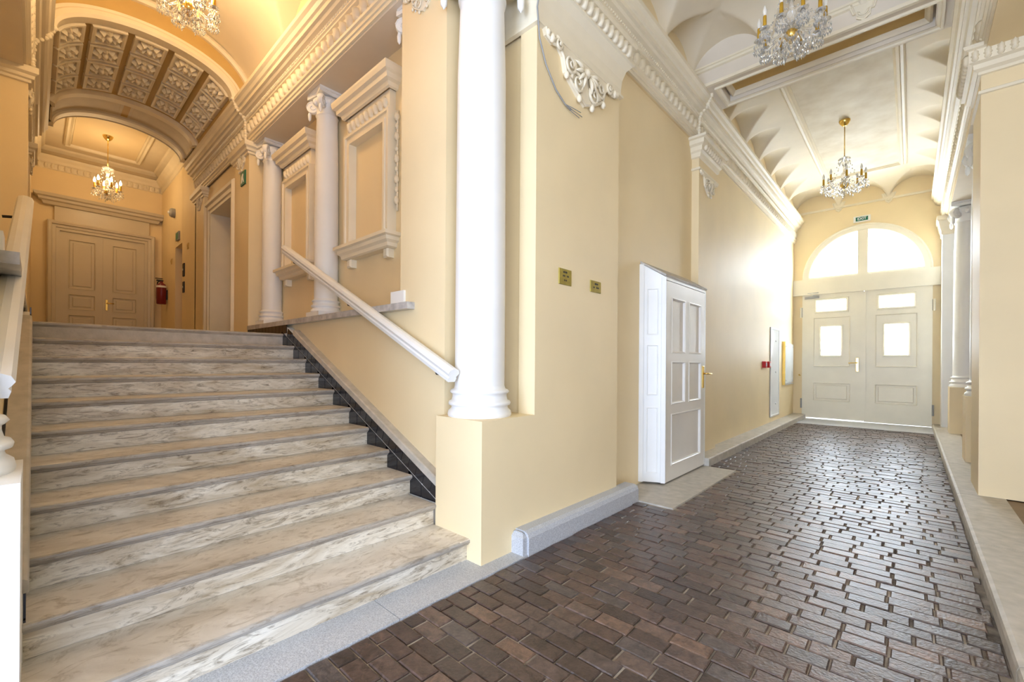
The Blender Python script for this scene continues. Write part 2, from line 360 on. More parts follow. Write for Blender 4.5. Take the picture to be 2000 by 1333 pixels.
def pendant(M, parent, s=1.0):               # small scrolled plate hanging under a lunette foot
    m = MB(); out = [(-.12, .10), (-.10, .03), (-.085, -.02), (-.06, -.02), (-.055, -.07), (0, -.11), (.055, -.07), (.06, -.02), (.085, -.02), (.10, .03), (.12, .10)]
    m.prism([(a*s, b*s) for a, b in out][::-1], 0, .02*s, M)
    m.tube([M(a*s*.8, b*s*.8+.005, .022*s) for a, b in out], .008*s, 6)
    m.tube([M(.035*s*math.cos(t), -.02*s+.035*s*math.sin(t), .024*s) for t in [PI+i*PI/8 for i in range(9)]], .009*s, 6)
    return m.build('pendant', 'trim', parent)
for x in (XL+.843, XL+1.687): pendant(frame((x, 5.5, 4.75), (1, 0, 0), (0, 0, 1), (0, -1, 0)), tb)
er = sgroup('trim_5', 'thin moulded rail with pendants across the exit wall', 'moulding', (DXC, YE, 4.73))
MB().sweep([(XL, YE), (XR, YE)], [(0, 4.725), (.02, 4.73), (.025, 4.75), (.02, 4.77), (0, 4.775)], side=-1).build('rail', 'trim', er)
for x in (XL+.843, XL+1.687): pendant(frame((x, YE, 4.76), (1, 0, 0), (0, 0, 1), (0, -1, 0)), er, 1.0)
# ---- entablatures
ENT = [(0, 4.08), (.02, 4.08), (.02, 4.11), (.032, 4.115), (.032, 4.145), (.048, 4.155), (.052, 4.175), (.022, 4.185), (.022, 4.335), (.05, 4.345), (.05, 4.362), (.065, 4.37),
       (.065, 4.41), (.10, 4.42), (.115, 4.44), (.14, 4.445), (.14, 4.49), (.16, 4.50), (.175, 4.535), (.20, 4.555), (.20, 4.60), (0, 4.61)]
def leaf_mesh(wd, ht, dp):                   # lobed leaf standing on a wall: a along wall, b up, c out
    o = [(0, 0), (.28, .05), (.42, .22), (.30, .34), (.50, .48), (.36, .62), (.40, .78), (.18, .86), (0, 1), (-.18, .86), (-.40, .78), (-.36, .62), (-.50, .48), (-.30, .34), (-.42, .22), (-.28, .05)]
    vs_ = [(a*wd, 0.0, b*ht) for a, b in o]+[(a*wd*.8, .55*dp*(1-.3*abs(a)), b*ht*.92+.03*ht) for a, b in o]+[(0, dp, .35*ht), (0, dp*1.1, .72*ht)]
    fs = [(i, (i+1) % 16, 16+(i+1) % 16, 16+i) for i in range(16)]
    for i in range(16): fs.append((16+i, 16+(i+1) % 16, 32 if (i < 5 or i > 10) else 33))
    fs += [(16+5, 33, 32), (16+11, 32, 33)]
    q = MB(); q.add(vs_, fs, True); return q
def leaves(pts, dirv, me, parent):           # copies sharing one mesh; dirv = outward direction (unit, horizontal)
    ang = math.atan2(dirv[1], dirv[0])-PI/2
    for p in pts:
        o = bpy.data.objects.new('leaf', me); C.objects.link(o); o.parent = parent
        o.location = Vector(p)-parent.location; o.rotation_euler = (0, 0, ang)
LEAF_A = leaf_mesh(.105, .135, .05).mesh('leaf', 'trim')
LEAF_B = leaf_mesh(.075, .118, .05).mesh('leaf', 'trim')
LEAF_C = leaf_mesh(.06, .11, .04).mesh('leaf', 'trim')
def beads(parent, pts, r=.012):
    m = MB()
    for p in pts: m.lathe([(1e-5, -r), (r*.8, -r*.5), (r*.8, r*.5), (1e-5, r)], p, 6)
    o = m.build('bead_row', 'trim', parent); o['kind'] = 'stuff'
def lin(a, b, st):
    n = max(1, round((Vector(b)-Vector(a)).length/st)); return [tuple(Vector(a)+(Vector(b)-Vector(a))*((i+.5)/n)) for i in range(n)]
e1 = sgroup('trim_6', 'carved leaf cornice along the left wall of the passage', 'cornice', (XL, 6, 4.08))
MB().sweep([(XL, -3.65), (XL, YE)], ENT, side=-1).build('moulding', 'trim', e1)
leaves(lin((XL+.02, 1.9, 4.19), (XL+.02, YE, 4.19), .12), (1, 0), LEAF_A, e1)
beads(e1, lin((XL+.068, 2.2, 4.39), (XL+.068, YE, 4.39), .035))
e2 = sgroup('trim_7', 'carved leaf cornice above the right colonnade', 'cornice', (XR, 6, 4.08))
MB().sweep([(XR, -3.65), (XR, YE)], ENT, side=1).build('moulding', 'trim', e2)
leaves(lin((XR-.02, 5.6, 4.19), (XR-.02, YE, 4.19), .12), (-1, 0), LEAF_A, e2)
for f in (0, 1):
    M = mir(f); dy = 1 if f else -1; yy = M(0, 1.9, 0)[1]
    e = sgroup('trim_%d' % (8+f), 'carved leaf cornice running above the %s stair wall' % ('right', 'left')[f], 'cornice', (-5, yy, 4.08))
    MB().sweep([(-2.0, 1.9), (-9.2, 1.9)], ENT, M=M, side=1).build('moulding', 'trim', e)
    leaves(lin((-2.9, yy+dy*.02, 4.19), (-9.15, yy+dy*.02, 4.19), .12), (0, dy), LEAF_A, e)
    beads(e, lin((-2.9, yy+dy*.068, 4.39), (-9.15, yy+dy*.068, 4.39), .035))
# beam over the stair opening, carried by the two columns
struct(bx(((-2.38, -.05, 4.06), (-2.0, 1.88, 4.62))).build('trim_10', 'trim'), 'lintel over the stair opening between the two tall columns', 'lintel')
# far room mouldings
r = sgroup('trim_11', 'moulded cornice round the upper landing ceiling', 'cornice', (-12.1, .9, 4.9))
MB().sweep([(-9.15, -.05), (-12.1, -.05), (-12.1, 1.87), (-9.15, 1.87)], [(0, 4.86), (.02, 4.87), (.02, 4.96), (.05, 4.98), (.07, 5.02), (.10, 5.06), (.12, 5.10), (0, 5.12)], side=-1).build('moulding', 'trim', r)
leaves(lin((-12.08, 0, 4.87), (-12.08, 1.85, 4.87), .09), (1, 0), LEAF_C, r)
MB().sweep([(-11.6, .35), (-9.6, .35), (-9.6, 1.45), (-11.6, 1.45)], [(0, 5.25), (0, 5.22), (.02, 5.20), (.05, 5.22), (.08, 5.20), (.10, 5.25)], closed=True).build('border', 'trim', r)
MB().sweep([(-12.05, .0), (-9.2, .0), (-9.2, 1.82), (-12.05, 1.82)], [(0, 5.25), (0, 5.20), (.03, 5.18), (.10, 5.22), (.12, 5.25)], closed=True).build('border', 'trim', r)
MB().box((-11.5, .45, 5.235), (-9.7, 1.35, 5.25)).build('panel', 'wall', r)
#@@STAIRS
# ================================================================== STAIRS
YS0, YS1 = -.02, 1.869
st = thing('staircase', 'broad flight of worn grey marble steps rising to the landing', 'stairs', (-3.5, .92, 0))
def nose(n): return -2.03 if n == 1 else X1-TD*(n-1)
for n in range(1, 12):
    xn = nose(n); xb = nose(n+1)-.05 if n < 11 else xn-.45
    y1 = 1.845 if n <= 2 else YS1; y0 = -.03 if n <= 2 else YS0; z = RI*n
    pr = [(xb, z-.03), (xb, z), (xn-.012, z), (xn-.003, z-.004), (xn, z-.012), (xn-.001, z-.022), (xn-.008, z-.029), (xn-.014, z-.031), (xn-.016, z-.036), (xn-.022, z-.042), (xn-.028, z-.044), (xn-.05, z-.044), (xn-.05, z-.03)]
    ny = 24; m = MB(); k = len(pr)                        # the arris is worn and slightly uneven
    for j in range(ny+1):
        y = y0+(y1-y0)*j/ny; dw = random.uniform(-.004, .002)-.004*math.sin(PI*j/ny) if 0 < j < ny else 0
        for i, (a, b) in enumerate(pr): m.v.append((a+(dw if 2 <= i <= 6 else 0), y, b+(dw*.5 if 2 <= i <= 4 else 0)))
    for j in range(ny):
        for i in range(k): m.f.append((j*k+i, j*k+(i+1) % k, (j+1)*k+(i+1) % k, (j+1)*k+i))
    m.f += [tuple(range(k)), tuple(ny*k+i for i in range(k-1, -1, -1))]; m.sm = [False]*len(m.f)
    o = m.build('tread', 'marble_tread', st); o.data.materials.append(MT['marble_edge'])   # darker front and underside of the nosing
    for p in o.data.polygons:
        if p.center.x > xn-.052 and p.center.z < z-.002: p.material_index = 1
    MB().box((xn-.075, y0, RI*(n-1)+.001), (xn-.03, y1, z-.031)).build('riser', 'marble_riser', st)
struct(bx(((-6.4, -.02, -.1), (X1-.1, 1.86, .02))).build('floor_stair_base', 'stone'), 'rough base under the marble stairs', 'floor')
# tiled skirting, sloping coping, per side
SL = RI/TD
def zl(x): return RI+(X1-x)*SL                             # line through the nosings
for f in (0, 1):
    M = mir(f) if f == 0 else (lambda x, y, z: (x, -.02+1.869-y, z))
    sk = sgroup('baseboard_stair_%s' % ('right', 'left')[f], 'black tile skirting stepping up beside the marble stairs on the %s' % ('right', 'left')[f], 'skirting', (-3.6, M(0, 1.87, 0)[1], 0))
    Mf = lambda a, b, c, M=M: M(a, 1.869-c, b)
    xs, xe = -2.385, -5.05
    g = MB(); g.prism([(xs, .0), (xs, zl(xs)+.108), (xe, zl(xe)+.108), (-6.36, zl(xe)+.108), (-6.36, 1.3), (xe, 1.3)][::-1], -.07, -.003, Mf); g.build('grout_bed', 'grout', sk)
    ns = 30
    for i in range(ns):
        a = xs+(xe-xs)*i/ns; b = xs+(xe-xs)*(i+1)/ns; gp = .003
        a -= gp; b += gp; sh = .03                       # joints lean with the slope
        MB().prism([(a, zl(a)+.011), (a+sh if i else a, zl(a+sh if i else a)+.104), (b+sh, zl(b+sh)+.104), (b, zl(b)+.011)], -.003, .004, Mf).build('tile', 'tile_black', sk)
    for n in range(2, 12):
        z0 = RI*n; x0 = nose(n)-.0; xr = nose(n+1)-.03 if n < 11 else x0-.3
        xm = (x0+xr)/2-.03
        for a, b in ((x0-.02, xm+.004), (xm-.004, xr-.02)):
            if n == 11: continue
            MB().prism([(a, z0), (a, zl(a)), (b, zl(b)), (b, z0)] if a > b else [(b, z0)]*3, -.003, .004, Mf).build('tile', 'tile_black', sk)
    for i in range(12):
        a = xe-.005-i*.108; MB().prism([(a, ZL), (a, ZL+.1), (a-.103, ZL+.1), (a-.103, ZL)], -.003, .004, Mf).build('tile', 'tile_black', sk)
    c = MB()
    pr = [(-2.385, zl(-2.385)+.105), (-4.86, zl(-4.86)+.105)]
    c.add([Mf(x, z+dz, cc) for x, z in pr for dz, cc in ((0, .012), (.045, .008), (.052, -.002), (.052, -.075), (0, -.075))],
          [(0, 1, 2, 3, 4), (9, 8, 7, 6, 5)]+[(i, 5+i, 5+(i+1) % 5, (i+1) % 5) for i in range(5)])
    c.build('coping', 'stone', sk)
# ---- kerbs, slabs
kl = sgroup('baseboard_left', 'grey granite kerb stones along the left wall', 'kerb', (-1.9, 6, 0))
def kstone(y0, y1, x0, x1, z, rnd, parent, mt='granite', side=1):
    pr = [(x0, -.1), (x0, z), (x1-rnd*side, z), (x1-rnd*.3*side, z-rnd*.3), (x1, z-rnd), (x1, -.1)]
    MB().prism(pr, y0+.003, y1-.003, lambda a, b, c: (a, c, b)).build('kerb_stone', mt, parent)
kstone(2.158, 3.7, -1.95, -1.815, .15, .04, kl)
MB().cbox((-1.95, 2.12, -.05), (-1.83, 2.17, .145), .03).build('kerb_stone', 'granite', kl)
for a, b in ((5.52, 6.9), (6.9, 8.3), (8.3, 9.6), (9.6, 10.95), (10.95, YE)): kstone(a, b, -2.08, -1.80, .10, .015, kl, 'stone')
for a, b in ((-2.6, -.6), (-.6, 1.2), (1.2, 2.2)): MB().box((-2.08, a+.002, -.1), (-1.82, b-.002, .004)).build('kerb_stone', 'granite', kl)
for a, b in ((3.7, 4.6), (4.6, 5.52)): MB().box((-2.08, a, -.1), (-1.50 if a > 3.6 else -1.8, b-.002, .006)).build('slab', 'stone', kl)
kr = sgroup('baseboard_right', 'pale stone kerb along the right colonnade', 'kerb', (.4, 6, 0))
for a, b in ((-1.9, .4), (.4, 2.6), (2.6, 4.2), (4.2, 5.72), (5.72, 7.4), (7.4, 9.2), (9.2, 10.7), (10.7, YE)):
    pr = [(.62, -.1), (.62, .08), (.335, .08), (.318, .072), (.312, .055), (.312, -.1)]
    MB().prism(pr, a+.003, b-.003, lambda p, q, c: (p, c, q)).build('kerb_stone', 'stone', kr)
MB().box((-1.8, 10.96, -.1), (.312, YE+.4, .006)).build('threshold', 'granite', kr)
# ---- wooden paving blocks: the largest 300 singly, the rest in one part
pv = sgroup('floor', 'dark brown wooden paving blocks laid in courses across the passage', 'floor', (DXC, 5, 0))
def proj(x, y, z):
    dx, dy, dz = x, y, z-HC; d = -math.sin(TH)*dx+math.cos(TH)*dy
    if d < .2: return None
    return 1000+F_PX*(math.cos(TH)*dx+math.sin(TH)*dy)/d, YH-F_PX*dz/d, d
def block(m, x0, x1, y0, y1, z, tx, ty):
    c = .005; q = lambda x, y, zz: (x, y, zz+tx*(x-(x0+x1)/2)+ty*(y-(y0+y1)/2))
    r = lambda i, zz: [q(x, y, zz) for x, y in ((x0+i, y0+i*.8), (x1-i, y0+i*.8), (x1-i, y1-i*.8), (x0+i, y1-i*.8))]
    vs_ = r(0, -.05)+r(0, z-c)+r(c, z)
    m.add(vs_, [(8, 9, 10, 11)]+[(k+i, k+(i+1) % 4, k+4+(i+1) % 4, k+4+i) for k in (0, 4) for i in range(4)])
BL = []
y = -1.9; row = 0
while y < 10.94:
    hgt = random.choice((.088, .092, .096)); x = -1.812-(0 if row % 2 else random.uniform(.07, .1))
    while x < .305:
        L = random.choice((.15, .165, .17, .175, .19)); g = random.uniform(.005, .012)
        x0, x1 = max(-1.812, x), min(.305, x+L)
        if x1-x0 > .04 and not (3.7 < y+hgt and y < 5.52 and x1 < -1.44):
            if 3.72 < y+hgt/2 < 5.5: x0 = max(x0, -1.492)
            if x1-x0 > .04: BL.append((x0, x1, y+.0025+random.uniform(-.001, .002), y+hgt-.0025, random.uniform(-.004, .003), random.uniform(-.012, .012), random.uniform(-.03, .03)))
        x += L+g
    y += hgt; row += 1
def score(b):
    p = proj((b[0]+b[1])/2, (b[2]+b[3])/2, 0)
    return 0 if not p or not (-30 < p[0] < 2030 and p[1] < 1370) else 1/p[2]**3
BL.sort(key=score, reverse=True)
for b in BL[:300]:
    m = MB(); block(m, *b); me = m.mesh('paving_block', 'wood_block')
    o = bpy.data.objects.new('paving_block', me); C.objects.link(o); attach(o, pv)
m = MB()
for b in BL[300:]: block(m, *b)
m.build('paving_blocks', 'wood_block', pv)['kind'] = 'stuff'
#@@ARCH
# ================================================================== ARCHITECTURE
CAP = [(0, 3.60), (.028, 3.605), (.028, 3.625), (.012, 3.64), (.012, 3.68), (.02, 3.76), (.045, 3.84), (.085, 3.885), (.10, 3.89), (.10, 3.905), (.085, 3.91), (.085, 4.03), (.11, 4.04), (.12, 4.055), (.12, 4.079), (0, 4.079)]
for f in (0, 1):
    M = mir(f); sd = ('right', 'left')[f]
    t = sgroup('wall_pier_'+sd, ('cream plaster corner pier with two brass plaques beside the stairs', 'cream plaster corner pier at the left edge beside the stairs')[f], 'pier', (-2.4, M(0, 2.7, 0)[1], 0))
    MB().prism([(-1.93, 1.845), (-1.93, 3.5), (-2.95, 3.5), (-2.95, 1.93), (-2.38, 1.93), (-2.38, 1.845)], 0, .885, M).build('pedestal', 'white' if f else 'wall', t)
    MB().prism([(-1.93, 2.348), (-1.93, 3.5), (-2.95, 3.5), (-2.95, 1.93), (-2.4, 1.93), (-2.4, 2.37), (-2.08, 2.37), (-2.08, 2.348)], .885, 4.08, M).build('shaft', 'wall', t)
    MB().sweep([(-2.3, 2.348), (-1.93, 2.348), (-1.93, 3.5), (-2.07, 3.5)], CAP, M=M, side=-1).build('capital', 'trim', t)
    MB().box((-3.06, 1.912, 1.6975), (-2.88, 2.26, 1.80), M).build('plinth', 'white', t)
    y0, y1 = sorted((M(0, 2.36, 0)[1], M(0, 3.52, 0)[1]))
    leaves(lin((-1.93+.083, y0, 3.912), (-1.93+.083, y1, 3.912), .075), (1, 0), LEAF_B, t)
    if not f: leaves(lin((-1.95, 3.585, 3.912), (-1.86, 3.585, 3.912), .06), (0, 1), LEAF_B, t)
def column(x, y, z0, z1, R, label, group, seg=36, cz=True):
    t = thing('column', label, 'column', (x, y, z0), group)
    k = R/.165; b = lambda *q: [(r*k, z0+h*k) for r, h in q]
    MB().lathe(b((.208, 0), (.212, .012), (.207, .035), (.19, .05), (.186, .062), (.19, .07), (.204, .075), (.207, .088), (.2, .1), (.186, .105), (.18, .13), (.18, .145), (.188, .15), (.197, .16), (.188, .174), (.172, .178), (.168, .19), (.165, .2)), (x, y, 0), seg).build('base', 'white', t)
    ch = .36*k if cz else .3*k; zc = z1-ch
    MB().lathe([(R, z0+.2*k), (R, z0+.9), (R*.97, zc-.5), (R*.88, zc), (R*.95, zc+.01), (R*.97, zc+.025*k), (R*.88, zc+.035*k), (R*.88, zc+.04*k)], (x, y, 0), seg).build('shaft', 'white', t)
    q = R*.88; c = MB()
    c.lathe([(q, zc+.04*k), (q, zc+.14*k), (q*1.1, zc+.16*k), (q*1.28, zc+.20*k), (q*1.3, zc+.24*k), (q*1.1, zc+.27*k)], (x, y, 0), seg)
    h = q*1.42; c.prism([(x-h, y-h), (x-h*.0, y-h*.82), (x+h, y-h), (x+h*.82, y), (x+h, y+h), (x, y+h*.82), (x-h, y+h), (x-h*.82, y)], z1-.075*k, z1-.02*k)
    c.box((x-h*.98, y-h*.98, z1-.03*k), (x+h*.98, y+h*.98, z1))
    cp = c.build('capital', 'white', t)
    for sx in (-1, 1):
        for sy in (-1, 1):
            d = Vector((sx, sy, 0)).normalized(); pp = Vector((-d.y, d.x, 0)); o = Vector((x, y, zc+.17*k))+d*(q*1.42)
            Mx = frame(o, d, (0, 0, 1), pp); v = MB()
            v.lathe([(.085*k, -.035*k), (.092*k, -.02*k), (.092*k, .02*k), (.085*k, .035*k)], (0, 0, 0), 16, Mx)
            for s in (-1, 1):
                v.tube([Mx((.085-.0105*i*.62)*k*math.cos(i*.7), (.085-.0105*i*.62)*k*math.sin(i*.7), s*.037*k) for i in range(12)], .007*k, 5)
            v.lathe([(1e-4, -.15*k), (.022*k, -.12*k), (.026*k, -.06*k), (.01*k, 0)], tuple(o+d*.05*k+Vector((0, 0, -.05*k))), 8)
            v.build('volute', 'white', cp)
    g = MB()                                            # egg shapes under the abacus
    for i in range(8):
        a = i*PI/4; g.ball((x+q*1.2*math.cos(a), y+q*1.2*math.sin(a), zc+.19*k), .04*k, 1, 1.3)
    g.build('egg_moulding', 'white', cp)
    return t
column(-2.185, 2.065, .885, 4.06, .17, 'tall white column on the pedestal in front of the plaqued pier', 'tall columns at the foot of the stairs', 48)
column(-2.185, YM-2.075, .885, 4.06, .17, 'tall white column on the pedestal at the left edge of the picture', 'tall columns at the foot of the stairs', 48)
GC = 'columns on the marble ledges'
lab = {-4.58: 'white column on the right marble ledge between the two blind windows', -6.15: 'white column on the right marble ledge beside the far pier', -2.90: 'white column on the right marble ledge mostly hidden by the corner pier'}
for x, l in lab.items():
    t = column(x, 2.085, 1.76, 4.06, .118, l, GC, 32)
    MB().box((x-.15, 1.94, 1.697), (x+.15, 2.21, 1.76)).build('plinth', 'white', t)
# left ledge keeps one column in view at the edge
t = column(-3.06, YM-2.085, 1.76, 4.06, .118, 'white column on the left marble ledge beyond the left pier', GC, 32)
MB().box((-3.21, YM-2.2, 1.697), (-2.91, YM-1.93, 1.76)).build('plinth', 'white', t)
GR = 'columns of the right colonnade'
for x, y, l in ((.70, 7.82, 'white column on a yellow pedestal half hidden behind the right pillar'), (.70, 10.8, 'white column on a yellow pedestal nearest the exit door, on the right')):
    t = column(x, y, .875, 4.05, .165, l, GR, 40)
    MB().prism([(x-.21, y-.21), (x+.21, y-.21), (x+.21, y+.21), (x-.21, y+.21)], .08, .875).build('pedestal', 'wall', t)
# landing piers with capitals
PC = [(0, 3.93), (.02, 3.935), (.02, 3.96), (.04, 3.97), (.045, 4.0), (.07, 4.02), (.07, 4.079), (0, 4.079)]
for f in (0, 1):
    M = mir(f)
    for (x0, x1), l in (((-6.95, -6.355), 'nearer'), ((-9.15, -8.56), 'farther')):
        t = sgroup('wall_pier_landing_'+l, 'yellow pier on the %s of the landing carrying the %s end of the coffered arch' % (('right', 'left')[f], l), 'pier', ((x0+x1)/2, M(0, 2, 0)[1], ZL))
        MB().prism([(x0, 1.87), (x1, 1.87), (x1, 2.3), (x0, 2.3)], ZL if l == 'farther' else 1.2, 4.08, M).build('shaft', 'wall', t)
        MB().sweep([(x0, 2.25), (x0, 1.87), (x1, 1.87), (x1, 2.25)], PC, M=M, side=-1).build('capital', 'trim', t)
# pilaster on the left passage wall
t = sgroup('trim_14', 'shallow cream pilaster on the left wall just beyond the white side door', 'pilaster', (-2, 5.97, 0))
MB().prism([(-2.08, 5.63), (-1.98, 5.63), (-1.98, 6.31), (-2.08, 6.31)], 0, 4.08).build('shaft', 'wall', t)
PP = [(0, 3.69), (.018, 3.695), (.018, 3.72), (0, 3.73)], [(0, 3.84), (.02, 3.85), (.03, 3.9), (.05, 3.92), (.055, 3.97), (.085, 3.99), (.09, 4.04), (.12, 4.05), (.12, 4.079), (0, 4.079)]
for p in PP: MB().sweep([(-2.07, 5.63), (-1.98, 5.63), (-1.98, 6.31), (-2.05, 6.31)], p, side=-1).build('capital', 'trim', t)
leaves(lin((-1.925, 5.64, 3.93), (-1.925, 6.3, 3.93), .07), (1, 0), LEAF_C, t)
# right pillar
t = sgroup('wall_pillar', 'large plain yellow pillar at the right edge of the passage', 'pillar', (.8, 6.07, .08))
MB().prism([(.453, 5.745), (1.15, 5.745), (1.15, 6.4), (.453, 6.4)], .08, 4.08).build('shaft', 'wall', t)
CP2 = [(0, 3.86), (.02, 3.865), (.02, 3.89), (.05, 3.91), (.055, 3.95), (.085, 3.965), (.085, 4.07), (.11, 4.08), (.12, 4.095), (.12, 4.11), (0, 4.11)]
for p in (PP[0], CP2): MB().sweep([(1.15, 5.745), (.453, 5.745), (.453, 6.4), (1.15, 6.4)], p, side=1).build('capital', 'trim', t)
leaves(lin((.37, 5.662, 3.965), (1.15, 5.662, 3.965), .075), (0, -1), LEAF_C, t)
leaves(lin((.37, 5.68, 3.965), (.37, 6.4, 3.965), .075), (-1, 0), LEAF_C, t)
t = sgroup('trim_15', 'narrow white pilaster in the corner right of the exit door', 'pilaster', (.45, 11.9, .08))
MB().box((.43, 11.6, .08), (.62, YE, 3.78)).build('shaft', 'white', t)
MB().sweep([(.62, 11.6), (.43, 11.6), (.43, YE)], [(0, 3.72), (.02, 3.74), (.02, 3.8), (.04, 3.86), (.06, 3.98), (.08, 4.0), (.08, 4.079), (0, 4.079)], side=1).build('capital', 'trim', t)
# sunk panel in the soffit right of the passage
sp = sgroup('trim_12', 'sunk ceiling panel above the opening in front of the right pillar', 'ceiling panel', (.9, 4.4, 4.15))
MB().sweep([(.62, 2.2), (1.9, 2.2), (1.9, 5.55), (.62, 5.55)], [(-.12, 4.12), (-.12, 4.09), (-.04, 4.085), (-.03, 4.12), (0, 4.13), (.02, 4.19)], closed=True).build('border', 'soffit', sp)
MB().box((.6, 2.2, 4.185), (1.9, 5.6, 4.22)).build('panel', 'ochre', sp)
# ---- coffered barrel over the landing
EA, EB, EY, EZ = .80, .37, .91, 4.60
tt = [PI*i/400 for i in range(401)]
pe = [(EY+EA*math.cos(t), EZ+EB*math.sin(t)) for t in tt]; sl = [0]
for i in range(400): sl.append(sl[-1]+math.dist(pe[i], pe[i+1]))
LT = sl[-1]
def ell(s):
    s = max(0, min(LT, s)); i = max(k for k in range(0, 400) if sl[k] <= s+1e-9); u = (s-sl[i])/(sl[i+1]-sl[i]); t = tt[i]+(tt[i+1]-tt[i])*u
    n = Vector((math.cos(t)/EA, math.sin(t)/EB)).normalized()
    return EY+EA*math.cos(t), EZ+EB*math.sin(t), -n.x, -n.y
def MV(a, s, c):                                         # a = X, s = arc length, c = depth inwards
    y, z, ny, nz = ell(s); return (a, y+ny*c, z+nz*c)
cv = sgroup('ceiling_coffered', 'coffered barrel vault with plaster rosettes over the landing', 'vault', (-7.7, EY, EZ))
m = MB(); N = 48
for i in range(N+1):
    for a in (-6.41, -9.1): m.v.append(MV(a, LT*i/N, 0))
m.f = [(2*i, 2*i+1, 2*i+3, 2*i+2) for i in range(N)]; m.sm = [True]*N
m.build('barrel', 'ochre', cv)
wc = LT/6.25; wr = (LT-5*wc)/6
ROS = None
for ci in range(5):
    s0 = wr+ci*(wc+wr)
    for rj in range(4):
        x1 = -6.53-rj*.41; x0 = x1-.365
        rect = [(x0, s0)]+[(x0, s0+wc*k/4) for k in (1, 2, 3)]+[(x0, s0+wc)]+[(x1, s0+wc)]+[(x1, s0+wc*k/4) for k in (3, 2, 1)]+[(x1, s0)]
        cf = MB().sweep(rect, [(0, .001), (0, .045), (-.02, .05), (-.035, .045), (-.04, .02), (-.055, .018), (-.06, .004)], M=MV, closed=True, side=1).build('coffer_frame', 'trim', cv)
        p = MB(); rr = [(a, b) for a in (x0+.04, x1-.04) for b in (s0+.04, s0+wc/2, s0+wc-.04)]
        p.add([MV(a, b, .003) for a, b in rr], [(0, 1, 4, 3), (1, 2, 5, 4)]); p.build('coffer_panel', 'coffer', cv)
        q = MB(); xc, s_ = (x0+x1)/2, s0+wc/2
        for k in range(8):
            a = k*PI/4; ca, sa = math.cos(a), math.sin(a); Mr = lambda u, v, c: MV(xc+1.35*(u*ca-v*sa), s_+1.25*(u*sa+v*ca), c)
            q.add([Mr(.015, 0, .03), Mr(.05, .036, .03), Mr(.086, .022, .016), Mr(.10, 0, .04), Mr(.086, -.022, .016), Mr(.05, -.036, .03), Mr(.065, 0, .075), Mr(.05, .036, .004), Mr(.09, .026, .004), Mr(.105, 0, .004), Mr(.09, -.026, .004), Mr(.05, -.036, .004)],
                  [(0, 1, 6), (1, 2, 6), (2, 3, 6), (3, 4, 6), (4, 5, 6), (5, 0, 6), (1, 7, 8, 2), (2, 8, 9, 3), (3, 9, 10, 4), (4, 10, 11, 5)], False)
        q.lathe([(.03, .005), (.03, .06), (.018, .085), (1e-4, .09)], (0, 0, 0), 10, lambda u, v, c: MV(xc+1.3*u, s_+v, c))
        q.build('rosette', 'trim', cv)
# archivolt at the front, deep arch band at the back
def ering(a, b, n=64): return [(EY+a*math.cos(PI*i/n), EZ+b*math.sin(PI*i/n)) for i in range(n+1)]
Mx = lambda x: (lambda a, b, c: (x+c, a, b))
aw = sgroup('wall_arch', 'arched front of the coffered vault with ochre band between cream mouldings', 'arch', (-6.4, EY, EZ))
m = MB(); n = 64; inn = ering(EA, EB); outv = ering(1.04, .80)
m.add([Mx(-6.42)(a, b, 0) for a, b in inn]+[Mx(-6.42)(a, b, 0) for a, b in outv], [(i, i+1, n+2+i, n+1+i) for i in range(n)]); m.build('face', 'ochre', aw)
MB().sweep(ering(EA, EB), [(.0, -.1), (.025, -.1), (.03, -.07), (.03, .03), (0, .05), (-.05, .04), (-.07, .02), (-.10, .02), (-.11, 0)], M=Mx(-6.42), side=1, smooth=False).build('moulding', 'trim', aw)
MB().sweep(ering(.985, .66), [(0, -.0), (0, .04), (-.03, .06), (-.06, .05), (-.07, 0)], M=Mx(-6.42), side=1).build('moulding', 'trim', aw)
ab = sgroup('wall_arch_far', 'inner end arch of the coffered vault', 'arch', (-9.1, EY, EZ))
m = MB(); inn = ering(.74, .33); outv = ering(1.04, .75)
m.add([Mx(-9.15)(a, b, 0) for a, b in inn]+[Mx(-9.15)(a, b, 0) for a, b in outv], [(i, i+1, n+2+i, n+1+i) for i in range(n)]); m.build('face', 'vault', ab)
m = MB(); m.sweep(ering(.74, .33), [(-.1, .0), (-.06, .02), (-.05, .05), (0, .06), (0, .20), (-.02, .22)], M=Mx(-9.16), side=1); m.build('moulding', 'trim', ab)
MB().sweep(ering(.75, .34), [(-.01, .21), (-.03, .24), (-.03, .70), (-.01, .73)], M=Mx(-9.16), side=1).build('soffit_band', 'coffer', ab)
MB().sweep(ering(.74, .33), [(-.02, .72), (0, .74), (0, .86), (-.03, .90), (-.05, .91), (-.055, .95), (-.09, .96)], M=Mx(-9.16), side=1).build('moulding', 'trim', ab)
